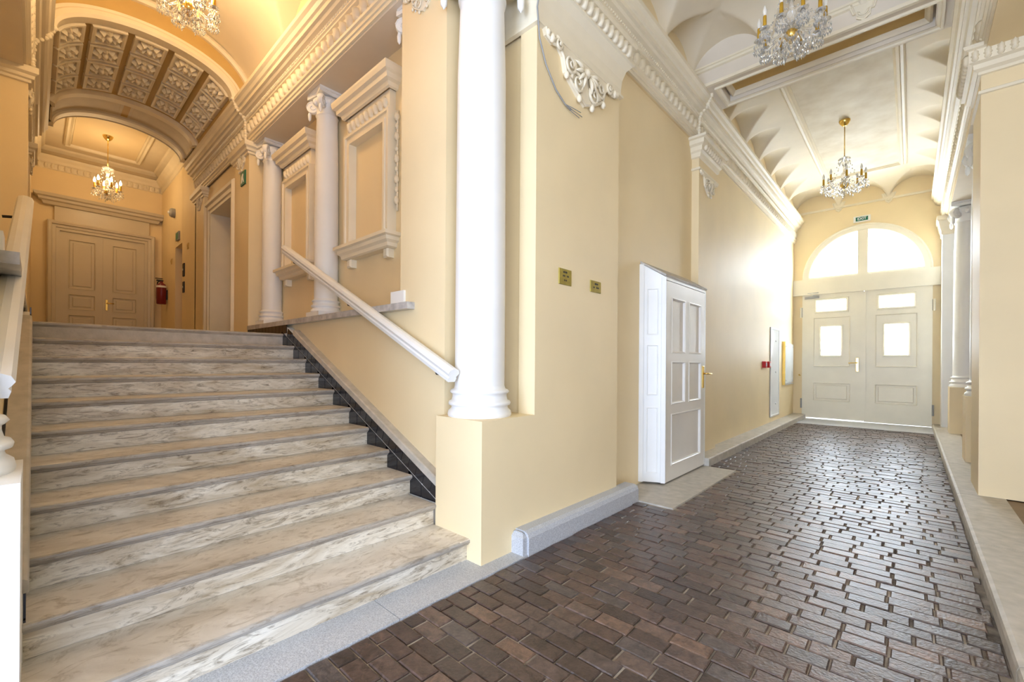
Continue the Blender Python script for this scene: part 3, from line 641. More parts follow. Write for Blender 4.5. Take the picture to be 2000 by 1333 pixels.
# ---- carved consoles
def console(o, u, n, s, label, drop=1.0):
    o, u, n = Vector(o), Vector(u), Vector(n); M_ = frame(o, u, (0, 0, 1), n)
    t = thing('carved_console', label, 'ornament', tuple(o), 'carved plaster consoles')
    out = [(-.52, 0), (-.50, -.05), (-.42, -.07), (-.36, -.05), (-.30, -.10), (-.27, -.20), (-.17, -.26), (-.10, -.30), (0, -.34), (.10, -.30), (.17, -.26), (.27, -.20), (.30, -.10), (.36, -.05), (.42, -.07), (.50, -.05), (.52, 0)]
    MB().prism([(a*s, b*s*drop) for a, b in out][::-1], -.01, .022*s, M_).build('plate', 'trim', t)
    MB().tube([M_(a*s*.97, b*s*drop*.97, .024*s) for a, b in out], .013*s, 6).build('rim', 'trim', t)
    for sg in (-1, 1):
        for (cx_, cy_, r0, st_) in ((.115, -.215, .085, 0), (.215, -.12, .075, 2.2), (.36, -.045, .045, 1)):
            pts = [M_(sg*s*(cx_+r0*(1-i/24)*math.cos(i*.55+st_)), s*drop*(cy_+r0*(1-i/24)*math.sin(i*.55+st_)), .028*s+.010*s*i/10) for i in range(22)]
            MB().tube(pts, [.015*s*(1-i/34) for i in range(22)], 6).build('scroll', 'trim', t)
        for k, (a, b, r_) in enumerate(((.44, -.045, .026), (.485, -.03, .02), (.26, -.22, .022), (.09, -.32, .022))): MB().ball(M_(sg*s*a, s*drop*b, .03*s), r_*s, 1, 1.3).build('bud', 'trim', t)
        for k in range(4):
            an = .15-k*.5; c0 = (sg*s*.03, -.09*s*drop)
            MB().tube([M_(c0[0]+sg*s*math.cos(an)*r_, c0[1]+s*drop*math.sin(an)*r_, .035*s+.02*s*math.sin(r_*18)) for r_ in (.02, .05, .08, .11, .14)], [.008*s, .016*s, .018*s, .012*s, .003*s], 6).build('leaf', 'trim', t)
    c = MB(); c.ball(M_(0, -.09*s*drop, .03*s), .04*s, 2); c.build('boss', 'trim', t)
    return t
console((-1.93, 2.92, 3.61), (0, 1, 0), (1, 0, 0), 1.0, 'large carved scroll console under the capital of the plaqued pier')
console((-1.98, 5.97, 3.70), (0, 1, 0), (1, 0, 0), .62, 'small carved scroll console on the pilaster beyond the side door', 1.3)
console((-2.66, 1.93, 4.05), (1, 0, 0), (0, -1, 0), .5, 'carved console high on the pier wall beside the big column', 1.3)
console((-6.65, 1.87, 4.06), (1, 0, 0), (0, -1, 0), .55, 'carved console on the nearer right landing pier above the small sign', 1.6)
console((-8.85, 1.87, 4.06), (1, 0, 0), (0, -1, 0), .55, 'carved console on the farther right landing pier', 1.6)
console((-6.65, YM-1.87, 4.06), (1, 0, 0), (0, 1, 0), .55, 'carved console on the nearer left landing pier', 1.6)
console((-8.85, YM-1.87, 4.06), (1, 0, 0), (0, 1, 0), .55, 'carved console on the farther left landing pier', 1.6)
# bead garlands lying over the cornices
def garland(pts, label):
    m = MB(); P = [Vector(p) for p in pts]; k = 0
    for i in range(len(P)-1):
        L = (P[i+1]-P[i]).length; n_ = max(1, round(L/.038))
        for j in range(n_): m.ball(tuple(P[i]+(P[i+1]-P[i])*(j/n_)), .021 if k % 3 else .028, 1); k += 1
    tag(place(m.build('bead_garland', 'trim')), label, 'ornament', 'bead garlands on the cornices')
gp = [(.205, 4.59), (.18, 4.52), (.15, 4.46), (.08, 4.40), (.06, 4.34), (.055, 4.20), (.06, 4.14), (.04, 4.09)]
garland([(XL+o, 5.66, z) for o, z in gp], 'string of plaster beads over the cornice above the left wall pilaster')
garland([(-6.4, 1.9-o, z) for o, z in gp], 'string of plaster beads on the cornice at the right landing pier')
garland([(-6.4, YM-1.9+o, z) for o, z in gp], 'string of plaster beads on the cornice at the left landing pier')
garland([(.62, 5.66, 4.4), (.52, 5.66, 4.32), (.46, 5.66, 4.2), (.44, 5.66, 4.11)], 'string of plaster beads above the capital of the right pillar')
# ---- blind windows
for xc, l in ((-3.85, 'blind window with moulded frame and cornice next to the corner pier'), (-5.5, 'blind window with moulded frame half behind the ledge column')):
    t = thing('blind_window', l, 'blind window', (xc, 2.2, 2.2), 'blind windows above the marble ledge')
    Mw = frame((xc, 2.2, 0), (1, 0, 0), (0, 0, 1), (0, -1, 0)); a = .31
    MB().box((-a, 2.42, -.005), (a, 3.42, .006), Mw).build('recess_panel', 'wall', t)
    MB().sweep([(-a, 2.42), (-a, 3.42), (a, 3.42), (a, 2.42)], [(0, 0), (0, .085), (.03, .085), (.035, .07), (.07, .075), (.075, .09), (.10, .09), (.10, 0)], M=Mw, side=1).build('frame', 'trim', t)
    MB().box((-a-.08, 3.53, 0), (a+.08, 3.70, .06), Mw).build('frieze', 'trim', t)
    leaves([Mw(-a-.02+i*.082, 3.54, .058) for i in range(9)], (0, -1), LEAF_C, t)
    cz_ = [(0, 3.69), (.02, 3.70), (.03, 3.73), (.06, 3.745), (.065, 3.785), (.09, 3.80), (.10, 3.84), (.10, 3.86), (0, 3.87)]
    MB().sweep([(xc-a-.1, 2.2), (xc-a-.1, 2.12), (xc+a+.1, 2.12), (xc+a+.1, 2.2)], cz_, side=-1).build('cornice', 'trim', t)
    sz_ = [(0, 2.27), (.02, 2.28), (.025, 2.31), (.05, 2.33), (.055, 2.36), (.08, 2.37), (.08, 2.40), (0, 2.42)]
    MB().sweep([(xc-a-.1, 2.2), (xc-a-.1, 2.12), (xc+a+.1, 2.12), (xc+a+.1, 2.2)], sz_, side=-1).build('sill', 'trim', t)
    MB().box((-a-.1, 2.27, 0), (a+.1, 2.42, .08), Mw).build('sill_core', 'trim', t)
    for s in (-1, 1):
        MB().cbox((s*(a+.03)-.04, 2.19, 0), (s*(a+.03)+.04, 2.28, .07), .015, Mw).build('bracket', 'trim', t)
        d = MB()
        for k in range(9): d.ball(Mw(s*(a+.135), 3.45-k*.095+random.uniform(-.01, .01), .02), .026-.008*(k % 2), 1, 1.5)
        d.tube([Mw(s*(a+.135), 3.5-k*.09, .012) for k in range(11)], .01, 6); d.build('leaf_drop', 'trim', t)
# ---- doors
def leaf_slab(M, u0, u1, v0, v1, panels, t=.045, dep=.016, mt='paint', parent=None, glass=(), raised=True):
    """panelled door leaf; panels/glass: list of (u0,u1,v0,v1)"""
    holes = list(panels)+list(glass); m = MB()
    us = sorted({u0, u1}|{h[0] for h in holes}|{h[1] for h in holes}); vs_ = sorted({v0, v1}|{h[2] for h in holes}|{h[3] for h in holes})
    for i in range(len(us)-1):
        for j in range(len(vs_)-1):
            cu, cv_ = (us[i]+us[i+1])/2, (vs_[j]+vs_[j+1])/2
            if any(h[0] < cu < h[1] and h[2] < cv_ < h[3] for h in holes): continue
            m.box((us[i], vs_[j], 0), (us[i+1], vs_[j+1], t), M)
    o = m.build('leaf', mt, parent)
    for h in panels:
        p = MB(); a, b, c, d = h
        p.box((a, c, .004), (b, d, t-dep), M)
        g = .028
        p.sweep([(a, c), (a, d), (b, d), (b, c)], [(0, t-dep), (0, t+.005), (-.008, t+.007), (-.016, t-.002), (-.022, t-dep)], M=M, closed=True, side=1)
        if raised and b-a > .2: p.cbox((a+g*2, c+g*2, t-dep), (b-g*2, d-g*2, t-.002), .012, M)
        p.build('panel', mt, o)
    for h in glass:
        a, b, c, d = h
        MB().sweep([(a, c), (a, d), (b, d), (b, c)], [(.02, t), (.02, t+.012), (0, t+.016), (-.022, t+.006), (-.022, .01)], M=M, closed=True, side=1).build('glazing_bead', mt, o)
        MB().box((a-.002, c-.002, t*.4), (b+.002, d+.002, t*.4+.006), M).build('pane', 'frosted', o)
    return o
def handle(M, u, v, c, parent, s=1, flip=1):
    MB().cbox((u-.02*s, v-.13*s, c), (u+.02*s, v+.11*s, c+.012), .004, M).build('handle_plate', 'brass', parent)
    MB().tube([M(u, v+.03, c+.01), M(u, v+.03, c+.055), M(u-flip*.03, v+.03, c+.06), M(u-flip*.12*s, v+.025, c+.058)], .010, 8).build('handle', 'brass', parent)
# exit door
Md = frame((0, YE+.02, 0), (1, 0, 0), (0, 0, 1), (0, -1, 0))
d1 = sgroup('door_1', 'cream double exit door with four frosted panes', 'door', (DXC, YE, 0))
mid = -.75
l1 = leaf_slab(Md, -1.8715, mid-.004, .035, 2.843, [(-1.66, -.99, 1.22, 2.16)][:0]+[(-1.66, -.98, .42, .84)], .05, .018, 'paint', d1, [(-1.62, -1.04, 2.44, 2.72), (-1.53, -1.13, 1.44, 2.12)])
l2 = leaf_slab(Md, mid+.004, .3135, .02, 2.843, [(-.57, .10, .42, .84)], .05, .018, 'paint', d1, [(-.52, .06, 2.44, 2.72), (-.43, -.02, 1.44, 2.12)])
for l, a, b in ((l1, -1.66, -.98), (l2, -.57, .10)):
    MB().sweep([(a, 1.20), (a, 2.32), (b, 2.32), (b, 1.20)], [(0, .05), (0, .062), (-.012, .064), (-.025, .05)], M=Md, closed=True, side=1).build('moulding', 'paint', l)
    MB().sweep([(a+.02, 2.40), (a+.02, 2.76), (b-.02, 2.76), (b-.02, 2.40)], [(0, .05), (0, .056), (-.012, .058), (-.02, .05)], M=Md, closed=True, side=1).build('moulding', 'paint', l)
MB().box((mid-.035, .05, .05), (mid+.03, 2.83, .066), Md).build('meeting_stile', 'paint', l2)
handle(Md, -.86, 1.26, .05, l1, 1.25)
MB().box((-1.82, 2.76, .05), (-1.55, 2.81, .10), Md).tube([Md(-1.6, 2.8, .1), Md(-1.75, 2.86, .22), Md(-1.56, 2.88, .1)], .008, 6).build('door_closer', 'grey', d1)
for u in (-1.885, .326):
    for v in (.35, 2.45): MB().lathe([(.016, -.11), (.016, .11)], (0, 0, 0), 8, frame(Md(u, v, .06), (1, 0, 0), (0, 1, 0), (0, 0, 1))).build('hinge', 'grey', d1)
    MB().lathe([(.02, -.12), (.02, .12)], (0, 0, 0), 8, frame(Md(u+(.012 if u > 0 else -.012), 2.45, .07), (1, 0, 0), (0, 1, 0), (0, 0, 1))).build('hinge', 'paint', d1)
MB().tube([Md(-1.93, 1.02, .0), Md(-1.93, 1.0, .05), Md(-1.9, .99, .06)], .012, 6).build('door_hook', 'brass', d1)
struct(bx(((XL, YE-.07, 2.842), (XR, YE+.08, 3.20))).build('trim_13', 'paint'), 'plain painted lintel between the exit door and the fanlight', 'lintel')
w1 = sgroup('window_1', 'half-round fanlight above the exit door', 'window', (DXC, YE, 3.2))
Mn = frame((DXC, YE, 0), (1, 0, 0), (0, 0, 1), (0, -1, 0))
def semi(r, n=40): return [(r*math.cos(PI*i/n), 3.2+r*math.sin(PI*i/n)) for i in range(n+1)]
MB().sweep(semi(.957), [(0, -.12), (0, .0), (-.02, .015), (-.10, .018), (-.12, .03), (-.145, .02), (-.145, -.1)], M=Mn, side=1).build('frame', 'paint', w1)
MB().box((-.09, 3.2, -.1), (.085, 4.17, .02), Mn).box((-.96, 3.2, -.1), (.96, 3.245, .015), Mn).build('mullion', 'paint', w1)
for s in (-1, 1):
    q = arc(0, 3.24, .95, PI/2, PI/2+s*-PI/2, 20); poly = [(s*.08, 3.24)]+[(max(.08, abs(a))*s, b) for a, b in q]
    MB().prism(poly if s < 0 else poly[::-1], -.06, -.054, Mn).build('pane', 'glass', w1)
# white side door in its projecting casing
d2 = sgroup('door_2', 'white panelled side door in a shallow projecting wooden casing', 'door', (-1.95, 4.9, 0))
sx = [(-2.08, 4.225), (-1.85, 4.335), (-1.85, 4.36), (-2.08, 4.36)]
c = MB(); c.add([(x, y, .03) for x, y in sx]+[(-2.08, 4.225, 2.29), (-1.85, 4.335, 2.135), (-1.85, 4.36, 2.135), (-2.08, 4.36, 2.29)], [(3, 2, 1, 0), (4, 5, 6, 7)]+[(i, (i+1) % 4, 4+(i+1) % 4, 4+i) for i in range(4)])
c.box((-2.08, 5.49, .03), (-1.85, 5.52, 2.13)); c.box((-1.93, 4.36, 2.106), (-1.848, 5.49, 2.14)); c.build('casing', 'paint_white', d2)
du = Vector((.23, .11, 0)).normalized(); Mj = frame((-2.08, 4.225, 0), du, (0, 0, 1), (du.y, -du.x, 0))
for v0, v1 in ((.12, .80), (.92, 1.44), (1.54, 2.02)):
    MB().sweep([(.075, v0), (.075, v1), (.19, v1), (.19, v0)], [(0, 0), (0, .004), (-.008, .006), (-.014, 0)], M=Mj, closed=True, side=1).build('panel', 'paint_white', d2)
MB().box((0, .03, 0), (.045, 2.27, .022), Mj).box((.218, .03, 0), (.262, 2.13, .022), Mj).build('edge_strip', 'paint_white', d2)
c = MB(); c.add([(-2.08, 4.215, 2.292), (-1.842, 4.325, 2.137), (-1.842, 5.52, 2.137), (-2.08, 5.52, 2.292), (-2.08, 4.215, 2.312), (-1.835, 4.32, 2.157), (-1.835, 5.52, 2.157), (-2.08, 5.52, 2.312)],
      [(3, 2, 1, 0), (4, 5, 6, 7)]+[(i, (i+1) % 4, 4+(i+1) % 4, 4+i) for i in range(4)]); c.build('sloping_top', 'stone', d2)
Ms = frame((-1.90, 0, 0), (0, 1, 0), (0, 0, 1), (1, 0, 0))
l = leaf_slab(Ms, 4.365, 5.485, .025, 2.10, [(4.50, 4.87, 1.36, 1.94), (4.98, 5.36, 1.36, 1.94), (4.50, 4.87, .82, 1.27), (4.98, 5.36, .82, 1.27), (4.50, 5.36, .18, .72)], .05, .018, 'paint_side', d2, (), False)
handle(Ms, 5.43, 1.10, .05, l, 1.1, -1)
# landing double door
d3 = sgroup('door_3', 'tall panelled double door at the back of the landing', 'door', (-12.1, .948, ZL))
Ml = frame((-12.1, 0, 0), (0, 1, 0), (0, 0, 1), (1, 0, 0))
for a, b in ((.322, .945), (.951, 1.574)):
    l = leaf_slab(Ml, a, b, ZL, 3.72, [(a+.12, b-.12, 2.62, 3.58), (a+.12, b-.12, 2.22, 2.52), (a+.12, b-.12, 1.66, 2.12)], .03, .014, 'door_dim', d3)
handle(Ml, .99, 2.36, .03, l, .9, -1)
MB().box((.93, ZL, .03), (.968, 3.70, .042), Ml).build('meeting_stile', 'door_dim', d3)
MB().sweep([(.322, ZL), (.322, 3.72), (1.574, 3.72), (1.574, ZL)], [(0, 0), (0, .06), (.05, .06), (.055, .08), (.10, .085), (.11, .11), (.15, .12), (.17, .10), (.17, 0)], M=Ml, side=1).build('frame', 'door_dim', d3)
MB().box((.25, 3.88, 0), (1.65, 4.20, .06), Ml).build('frieze', 'door_dim', d3)
MB().sweep([(-12.1, .12), (-12.02, .12), (-12.02, 1.78), (-12.1, 1.78)], [(0, 4.17), (.02, 4.18), (.04, 4.23), (.08, 4.25), (.09, 4.29), (.13, 4.31), (.15, 4.36), (0, 4.37)], side=-1).build('cornice', 'door_dim', d3)
MB().box((.12, 4.17, 0), (1.78, 4.36, .08), Ml).build('cornice_core', 'door_dim', d3)
# doorway in the right landing wall
d4 = sgroup('door_4', 'moulded cream doorway in the right landing wall between the piers', 'door', (-7.7, 1.92, ZL))
Mr = frame((0, 1.92, 0), (1, 0, 0), (0, 0, 1), (0, -1, 0))
MB().sweep([(-8.29, ZL), (-8.29, 3.60), (-7.13, 3.60), (-7.13, ZL)], [(-.004, -.45), (-.004, .03), (.04, .03), (.05, .05), (.10, .055), (.12, .08), (.16, .085), (.18, .06), (.18, 0)], M=Mr, side=1).build('frame', 'trim', d4)
Mr2 = frame((0, 2.42, 0), (1, 0, 0), (0, 0, 1), (0, -1, 0))
leaf_slab(Mr2, -8.285, -7.71, ZL, 3.6, [(-8.2, -7.8, 2.6, 3.5), (-8.2, -7.8, 2.15, 2.5), (-8.2, -7.8, 1.65, 2.05)], .04, .014, 'trim', d4)
leaf_slab(Mr2, -7.705, -7.135, ZL, 3.6, [(-7.62, -7.22, 2.6, 3.5), (-7.62, -7.22, 2.15, 2.5), (-7.62, -7.22, 1.65, 2.05)], .04, .014, 'trim', d4)
d5 = sgroup('door_5', 'narrow dark brown lift doorway in the far right landing wall', 'door', (-10.42, 2.1, ZL))
MB().box((-10.715, 2.1, ZL), (-10.425, 2.14, 3.455)).build('leaf', 'ochre', d5)
MB().box((-10.415, 2.1, ZL), (-10.125, 2.14, 3.455)).build('leaf', 'ochre', d5)
# ---- hand rails
for f in (0, 1):
    M = mir(f)
    t = thing('handrail', ('white moulded handrail sloping down the right stair wall to the big column', 'white moulded handrail sloping down the left stair wall')[f], 'handrail', (-3.6, M(0, 1.85, 0)[1], zl(-3.6)+.6), 'stair handrails')
    a, b = Vector((-5.04, 1.87 if f else 1.84, 2.455)), Vector((-2.20, 1.905 if f else 1.84, 1.155)); d = (b-a).normalized(); up = Vector((0, -1, 0)).cross(d); up = up if up.z > 0 else -up
    pr = [(-.028, -.04), (-.035, -.015), (-.028, -.004), (-.035, .004), (-.045, .02), (-.035, .042), (-.012, .052), (.012, .052), (.035, .042), (.045, .02), (.035, .004), (.028, -.004), (.035, -.015), (.028, -.04)]
    m = MB(); k = len(pr); m.add([M(*(p+Vector((0, -1, 0))*u+up*v)) for p in (a, b) for u, v in pr], [tuple(range(k)), tuple(range(2*k-1, k-1, -1))]+[(i, k+i, k+(i+1) % k, (i+1) % k) for i in range(k)])
    m.build('rail', 'paint_white', t)
    for q in (.08, .5, .94):
        p = a+(b-a)*q-up*.035
        MB().tube([M(*p), M(p.x, p.y+.01, p.z-.03), M(p.x, 1.98 if f else 1.95, p.z-.045)], .010, 6).build('bracket', 'black', t)
#@@THINGS
# ================================================================== THINGS
def text(s, size, M, parent, mt, name='lettering', c=.0):
    cu = bpy.data.curves.new('t', 'FONT'); cu.body = s; cu.size = size; cu.align_x = 'CENTER'; cu.align_y = 'CENTER'; cu.extrude = .001; cu.offset = size*.018
    o = bpy.data.objects.new('t', cu); C.objects.link(o); bpy.context.view_layer.update()
    me = bpy.data.meshes.new_from_object(o.evaluated_get(bpy.context.evaluated_depsgraph_get())); bpy.data.objects.remove(o)
    for v in me.vertices: v.co = M(v.co.x, v.co.y, v.co.z+c)
    me.materials.clear(); me.materials.append(MT[mt]); q = bpy.data.objects.new(name, me); C.objects.link(q); attach(q, parent); return q
# exit sign over the fanlight
t = thing('exit_sign', 'green sign with white EXIT lettering above the fanlight', 'sign', (-.80, YE-.02, 4.36))
Mx_ = frame((-.80, YE, 4.41), (1, 0, 0), (0, 0, 1), (0, -1, 0))
MB().cbox((-.145, -.065, 0), (.145, .065, .02), .004, Mx_).build('backing', 'paint_white', t)
MB().box((-.105, -.042, .02), (.105, .042, .024), Mx_).build('plate', 'green', t)
text('EXIT', .075, Mx_, t, 'gloss_white', c=.0255)
# plaques
for i, (y0, y1, z0, z1, rows, l) in enumerate(((2.615, 2.775, 1.835, 1.955, ((.034, (-.03, -.012), (-.006, .02)), (.006, (-.035, -.028), (-.025, -.012), (-.008, -.004), (.018, .028), (.031, .042)), (-.026, (-.018, -.009), (-.004, .0), (.006, .016))), 'brass wall plaque with two rows of lettering, nearer the big column'),
                                      (3.045, 3.205, 1.83, 1.925, ((.022, (-.02, .012), (.016, .03)), (-.008, (-.042, -.034), (-.030, -.02), (.004, .015), (.018, .028), (.032, .045))), 'brass wall plaque with one row of lettering, nearer the side door'))):
    t = thing('brass_plaque', l, 'plaque', (-1.93, (y0+y1)/2, z0), 'brass plaques on the pier')
    Mp = frame((-1.93, (y0+y1)/2, (z0+z1)/2), (0, 1, 0), (0, 0, 1), (1, 0, 0)); hw, hh = (y1-y0)/2, (z1-z0)/2
    MB().cbox((-hw, -hh, 0), (hw, hh, .008), .003, Mp).build('plate', 'plaque', t)
    g = MB()
    for z, *segs in rows:
        for a, b in segs: g.box((a, z-.0065, .008), (b, z+.0065, .0088), Mp)
    g.build('lettering', 'black', t)['kind'] = 'stuff'
# loose cable hanging at the pier capital
pts = [(-1.80, 2.30, 4.0), (-1.86, 2.30, 3.85), (-1.895, 2.305, 3.68), (-1.91, 2.35, 3.50), (-1.915, 2.43, 3.36), (-1.918, 2.55, 3.24), (-1.915, 2.66, 3.18), (-1.91, 2.73, 3.16)]
t = thing('electric_cable', 'loose thin grey cable hanging from the pier capital with a frayed end', 'cable', (-1.91, 2.6, 3.1))
MB().tube(pts, .006, 6).build('cable', 'grey', t)
for dy, dz in ((.19, .05), (.21, .025), (.17, .0)): MB().tube([pts[-2], (-1.905, 2.66+dy*.5, 3.17+dz*.7-.02), (-1.90, 2.66+dy, 3.14+dz)], .003, 5).build('wire', 'grey', t)
# fittings near the exit
def wallbox(name, y0, y1, z0, z1, dp, mt, label, cat, group=None):
    t = thing(name, label, cat, (XL, (y0+y1)/2, z0), group); Mq = frame((XL, 0, 0), (0, 1, 0), (0, 0, 1), (1, 0, 0))
    MB().cbox((y0, z0, .001), (y1, z1, dp), .005, Mq).build('body', mt, t); return t, Mq
for y, l in ((9.22, 'red fire alarm call point on the left wall, the one nearer the camera'), (9.52, 'red fire alarm call point on the left wall right beside the white cabinet')):
    t, Mq = wallbox('fire_call_point', y-.06, y+.06, 1.18, 1.30, .06, 'red', l, 'call point', 'fire alarm call points')
    MB().box((y-.03, 1.21, .06), (y+.03, 1.27, .064), Mq).build('glass_face', 'gloss_white', t)
t, Mq = wallbox('wall_cabinet', 9.76, 10.52, .2, 1.98, .012, 'gloss_white', 'tall glossy white cabinet door set flush in the left wall near the exit', 'cabinet')
MB().sweep([(9.76, .2), (9.76, 1.98), (10.52, 1.98), (10.52, .2)], [(0, 0), (0, .02), (-.03, .02), (-.035, .012)], M=Mq, closed=True, side=1).build('frame', 'paint_white', t)
for z in (.45, 1.09, 1.72): MB().lathe([(.018, .012), (.018, .022), (1e-4, .024)], (0, 0, 0), 10, frame(Mq(10.2, z, 0), (0, 1, 0), (0, 0, 1), (1, 0, 0))).build('lock', 'steel', t)
t, Mq = wallbox('notice_board', 10.9, 11.8, .82, 1.72, .02, 'paint_white', 'glass fronted notice board on the left wall beside the exit door', 'notice board')
MB().box((10.92, .84, .045), (11.78, 1.70, .052), Mq).build('glass_sheet', 'glass', t)
MB().box((10.885, .8, 0), (10.90, 1.74, .055), Mq).build('brass_edge', 'brass', t)
MB().box((10.9, .80, 0), (11.8, .82, .055), Mq).build('lower_edge', 'steel', t)
for y in (11.0, 11.7):
    for z in (.9, 1.64): MB().lathe([(.014, .02), (.014, .058), (1e-4, .06)], (0, 0, 0), 10, frame(Mq(y, z, 0), (0, 1, 0), (0, 0, 1), (1, 0, 0))).build('standoff', 'steel', t)
# landing fittings on the far right wall
YR = 1.87
def rw(name, x, z, label, cat): 
    return thing(name, label, cat, (x, YR, z)), frame((x, YR, z), (1, 0, 0), (0, 0, 1), (0, -1, 0))
t, Mq = rw('fire_extinguisher', -11.45, 2.40, 'dark red fire extinguisher hanging on the far right landing wall', 'fire extinguisher')
Mc = frame(Mq(0, 0, .10), (1, 0, 0), (0, -1, 0), (0, 0, 1))
MB().lathe([(.07, 0), (.082, .01), (.082, .36), (.07, .41), (.03, .44), (.025, .47)], (0, 0, 0), 20, Mc).build('cylinder', 'darkred', t)
MB().box((-.02, -.03, .47), (.02, .08, .50), Mc).box((-.012, -.02, .52), (.012, .10, .535), Mc).build('valve_handle', 'black', t)
MB().tube([Mc(0, .02, .48), Mc(-.08, .05, .46), Mc(-.11, .06, .35), Mc(-.10, .06, .12)], .012, 6).build('hose', 'black', t)
MB().lathe([(.0835, .34), (.0835, .38)], (0, 0, 0), 20, Mc).build('label_band', 'paint_white', t)
MB().box((-.03, .1, 0), (.03, .3, .03), Mq).build('hook', 'black', t)
t, Mq = rw('alarm_sounder', -10.8, 4.1, 'round grey alarm sounder high on the far right landing wall', 'alarm')
MB().lathe([(.09, 0), (.09, .05), (.07, .08), (.03, .09), (1e-4, .09)], (0, 0, 0), 18, frame(Mq(0, .06, 0), (1, 0, 0), (0, 0, 1), (0, -1, 0))).build('housing', 'grey', t)
MB().lathe([(.03, .088), (.025, .11), (1e-4, .115)], (0, 0, 0), 12, frame(Mq(0, .06, 0), (1, 0, 0), (0, 0, 1), (0, -1, 0))).build('lens', 'paint_white', t)
t, Mq = rw('emergency_sign', -10.42, 3.55, 'small emergency exit sign above the lift doorway', 'sign')
MB().cbox((-.12, 0, 0), (.12, .16, .03), .004, Mq).build('backing', 'grey', t); MB().box((-.10, .02, .03), (.10, .14, .033), Mq).build('face', 'green', t)
t, Mq = rw('emergency_sign', -6.56, 3.58, 'small dark green pictogram sign on the nearer right landing pier', 'sign')
MB().cbox((-.09, 0, 0), (.09, .18, .015), .003, Mq).build('backing', 'green', t)
MB().prism([(-.06, .03), (-.02, .03), (.0, .08), (.03, .03), (.055, .03), (.02, .10), (.03, .14), (-.01, .15), (-.05, .11)], .015, .0175, Mq).build('pictogram', 'gloss_white', t)
for x, z, l in ((-11.03, 3.19, 'small brown switch plate left of the lift doorway'), (-9.64, 3.26, 'small brown switch plate right of the lift doorway')):
    t, Mq = rw('wall_switch', x, z, l, 'switch'); MB().cbox((-.05, 0, 0), (.05, .10, .012), .003, Mq).build('plate', 'ochre', t); MB().box((-.02, .03, .012), (.02, .07, .02), Mq).build('rocker', 'ochre', t)
for z, h, l in ((2.80, .24, 'black lift call panel on the right landing wall, upper one'), (2.50, .2, 'black lift call panel on the right landing wall, lower one')):
    t, Mq = rw('call_panel', -9.95, z, l, 'call panel'); MB().cbox((-.05, 0, 0), (.05, h, .02), .004, Mq).build('plate', 'black', t); MB().lathe([(.02, .02), (.018, .028), (1e-4, .03)], (0, 0, 0), 10, frame(Mq(0, h*.5, 0), (1, 0, 0), (0, 0, 1), (0, -1, 0))).build('button', 'steel', t)
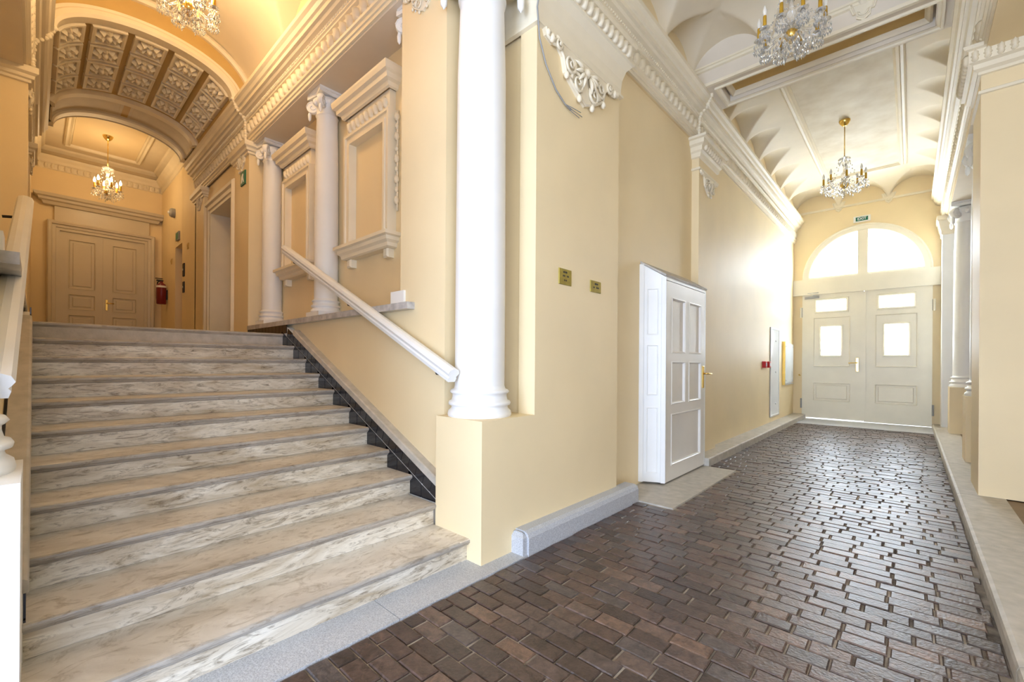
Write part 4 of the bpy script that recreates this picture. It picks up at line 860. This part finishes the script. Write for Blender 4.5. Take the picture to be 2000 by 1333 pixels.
# ------------------------------------------------------------------ chandeliers
def chandelier(x, y, zc, zb, R, lit, label, arms=8, power=0, dens=1):
    """zc ceiling height, zb height of the lowest drop"""
    t = thing('chandelier', label, 'chandelier', (x, y, zb), 'crystal chandeliers')
    P = lambda a, b, c: (x+a, y+b, zb+c)
    MB().lathe([(.012, -.09), (.03, -.085), (.06, -.05), (.075, -.015), (.075, 0)], (x, y, zc), 20).build('canopy', 'brass', t)
    MB().tube([(x, y, zc-.08), (x, y, zb+.62)], .007, 8).build('rod', 'brass', t)
    MB().lathe([(.008, .08), (.03, .10), (.045, .14), (.02, .19), (.018, .24), (.04, .28), (.05, .33), (.02, .38), (.016, .46), (.03, .49), (.045, .54), (.02, .60), (.01, .63)], (x, y, zb), 14).build('stem', 'crystal', t)
    MB().lathe([(.01, .10), (.05, .13), (.06, .17), (.03, .2)], (x, y, zb), 14).build('brass_bowl', 'brass', t)
    MB().lathe([(.02, .575), (.07, .56), (.085, .575), (.07, .59), (.02, .60)], (x, y, zb), 16).build('crown_dish', 'crystal', t)
    drops = MB()
    for k in range(arms):
        a = 2*PI*k/arms+.2; ca, sa = math.cos(a), math.sin(a); Q = lambda r, h, s=0: P(r*ca-s*sa, r*sa+s*ca, h)
        ar = MB().tube([Q(.03, .18), Q(.07, .20), Q(R*.45, .14), Q(R*.7, .09), Q(R*.9, .10), Q(R, .15), Q(R, .19)], .010, 7).build('arm', 'crystal', t)
        MB().lathe([(.008, .17), (.03, .18), (.042, .195), (.036, .2), (.01, .195)], Q(R, 0), 12).build('drip_pan', 'crystal', ar)
        MB().lathe([(.012, .195), (.016, .205), (.014, .30), (.011, .305)], Q(R, 0), 10).build('candle_sleeve', 'amber', ar)
        MB().lathe([(.008, .30), (.017, .325), (.018, .345), (.010, .375), (1e-4, .40)], Q(R, 0), 10).build('bulb', 'bulb_lit' if lit else 'bulb_off', ar)
        for j in range(6*dens):
            b = 2*PI*j/(6*dens); q = Q(R+.04*math.cos(b), .175, .04*math.sin(b)); drops.gem((q[0], q[1], q[2]-.03), .007, .022)
            drops.gem((q[0], q[1], q[2]-.075), .010, .032)
        for j in range(1, 7):                            # bead swag from the crown to the arm
            u = j/7; h = .56*(1-u)+.20*u-.10*math.sin(PI*u); drops.gem(Q(.07*(1-u)+R*u, h), .009, .016)
        for j in range(1, 6):                            # swag between neighbouring arms
            u = j/6; a2 = a+2*PI/arms*u; drops.gem(P(R*math.cos(a2), R*math.sin(a2), .18-.06*math.sin(PI*u)), .008, .018)
        for j, r_ in enumerate((.25, .45, .65)): q = Q(R*r_, .10-.01*j); drops.gem(q, .010, .035); drops.gem((q[0], q[1], q[2]-.06), .009, .028)
        drops.gem(Q(.075, .53), .010, .04)
    for j in range(6): drops.gem(P(.04*math.cos(j*PI/3), .04*math.sin(j*PI/3), .08), .010, .03)
    drops.gem(P(0, 0, .035), .018, .035)
    o = drops.build('crystal_drops', 'crystal', t); o['kind'] = 'stuff'
    if power:
        l = bpy.data.lights.new('chandelier_light', 'POINT'); l.energy = power; l.color = (1, .70, .38); l.shadow_soft_size = R
        q = bpy.data.objects.new('chandelier_light', l); C.objects.link(q); q.parent = t; q.location = (0, 0, .46)
    return t
chandelier(-.80, 8.7, 5.145, 3.95, .27, False, 'unlit crystal chandelier with amber candles hanging in the far bay', 8)
chandelier(-.79, 4.46, 5.145, 3.98, .245, False, 'unlit crystal chandelier cut by the top edge, near half of the passage', 10, 0, 2)
chandelier(-4.79, .92, 5.37, 4.25, .20, True, 'lit crystal chandelier above the stairs, cut by the top edge', 8, 60, 2)
chandelier(-10.6, .872, 5.245, 4.08, .175, True, 'small lit crystal chandelier in front of the landing double door', 6, 24)
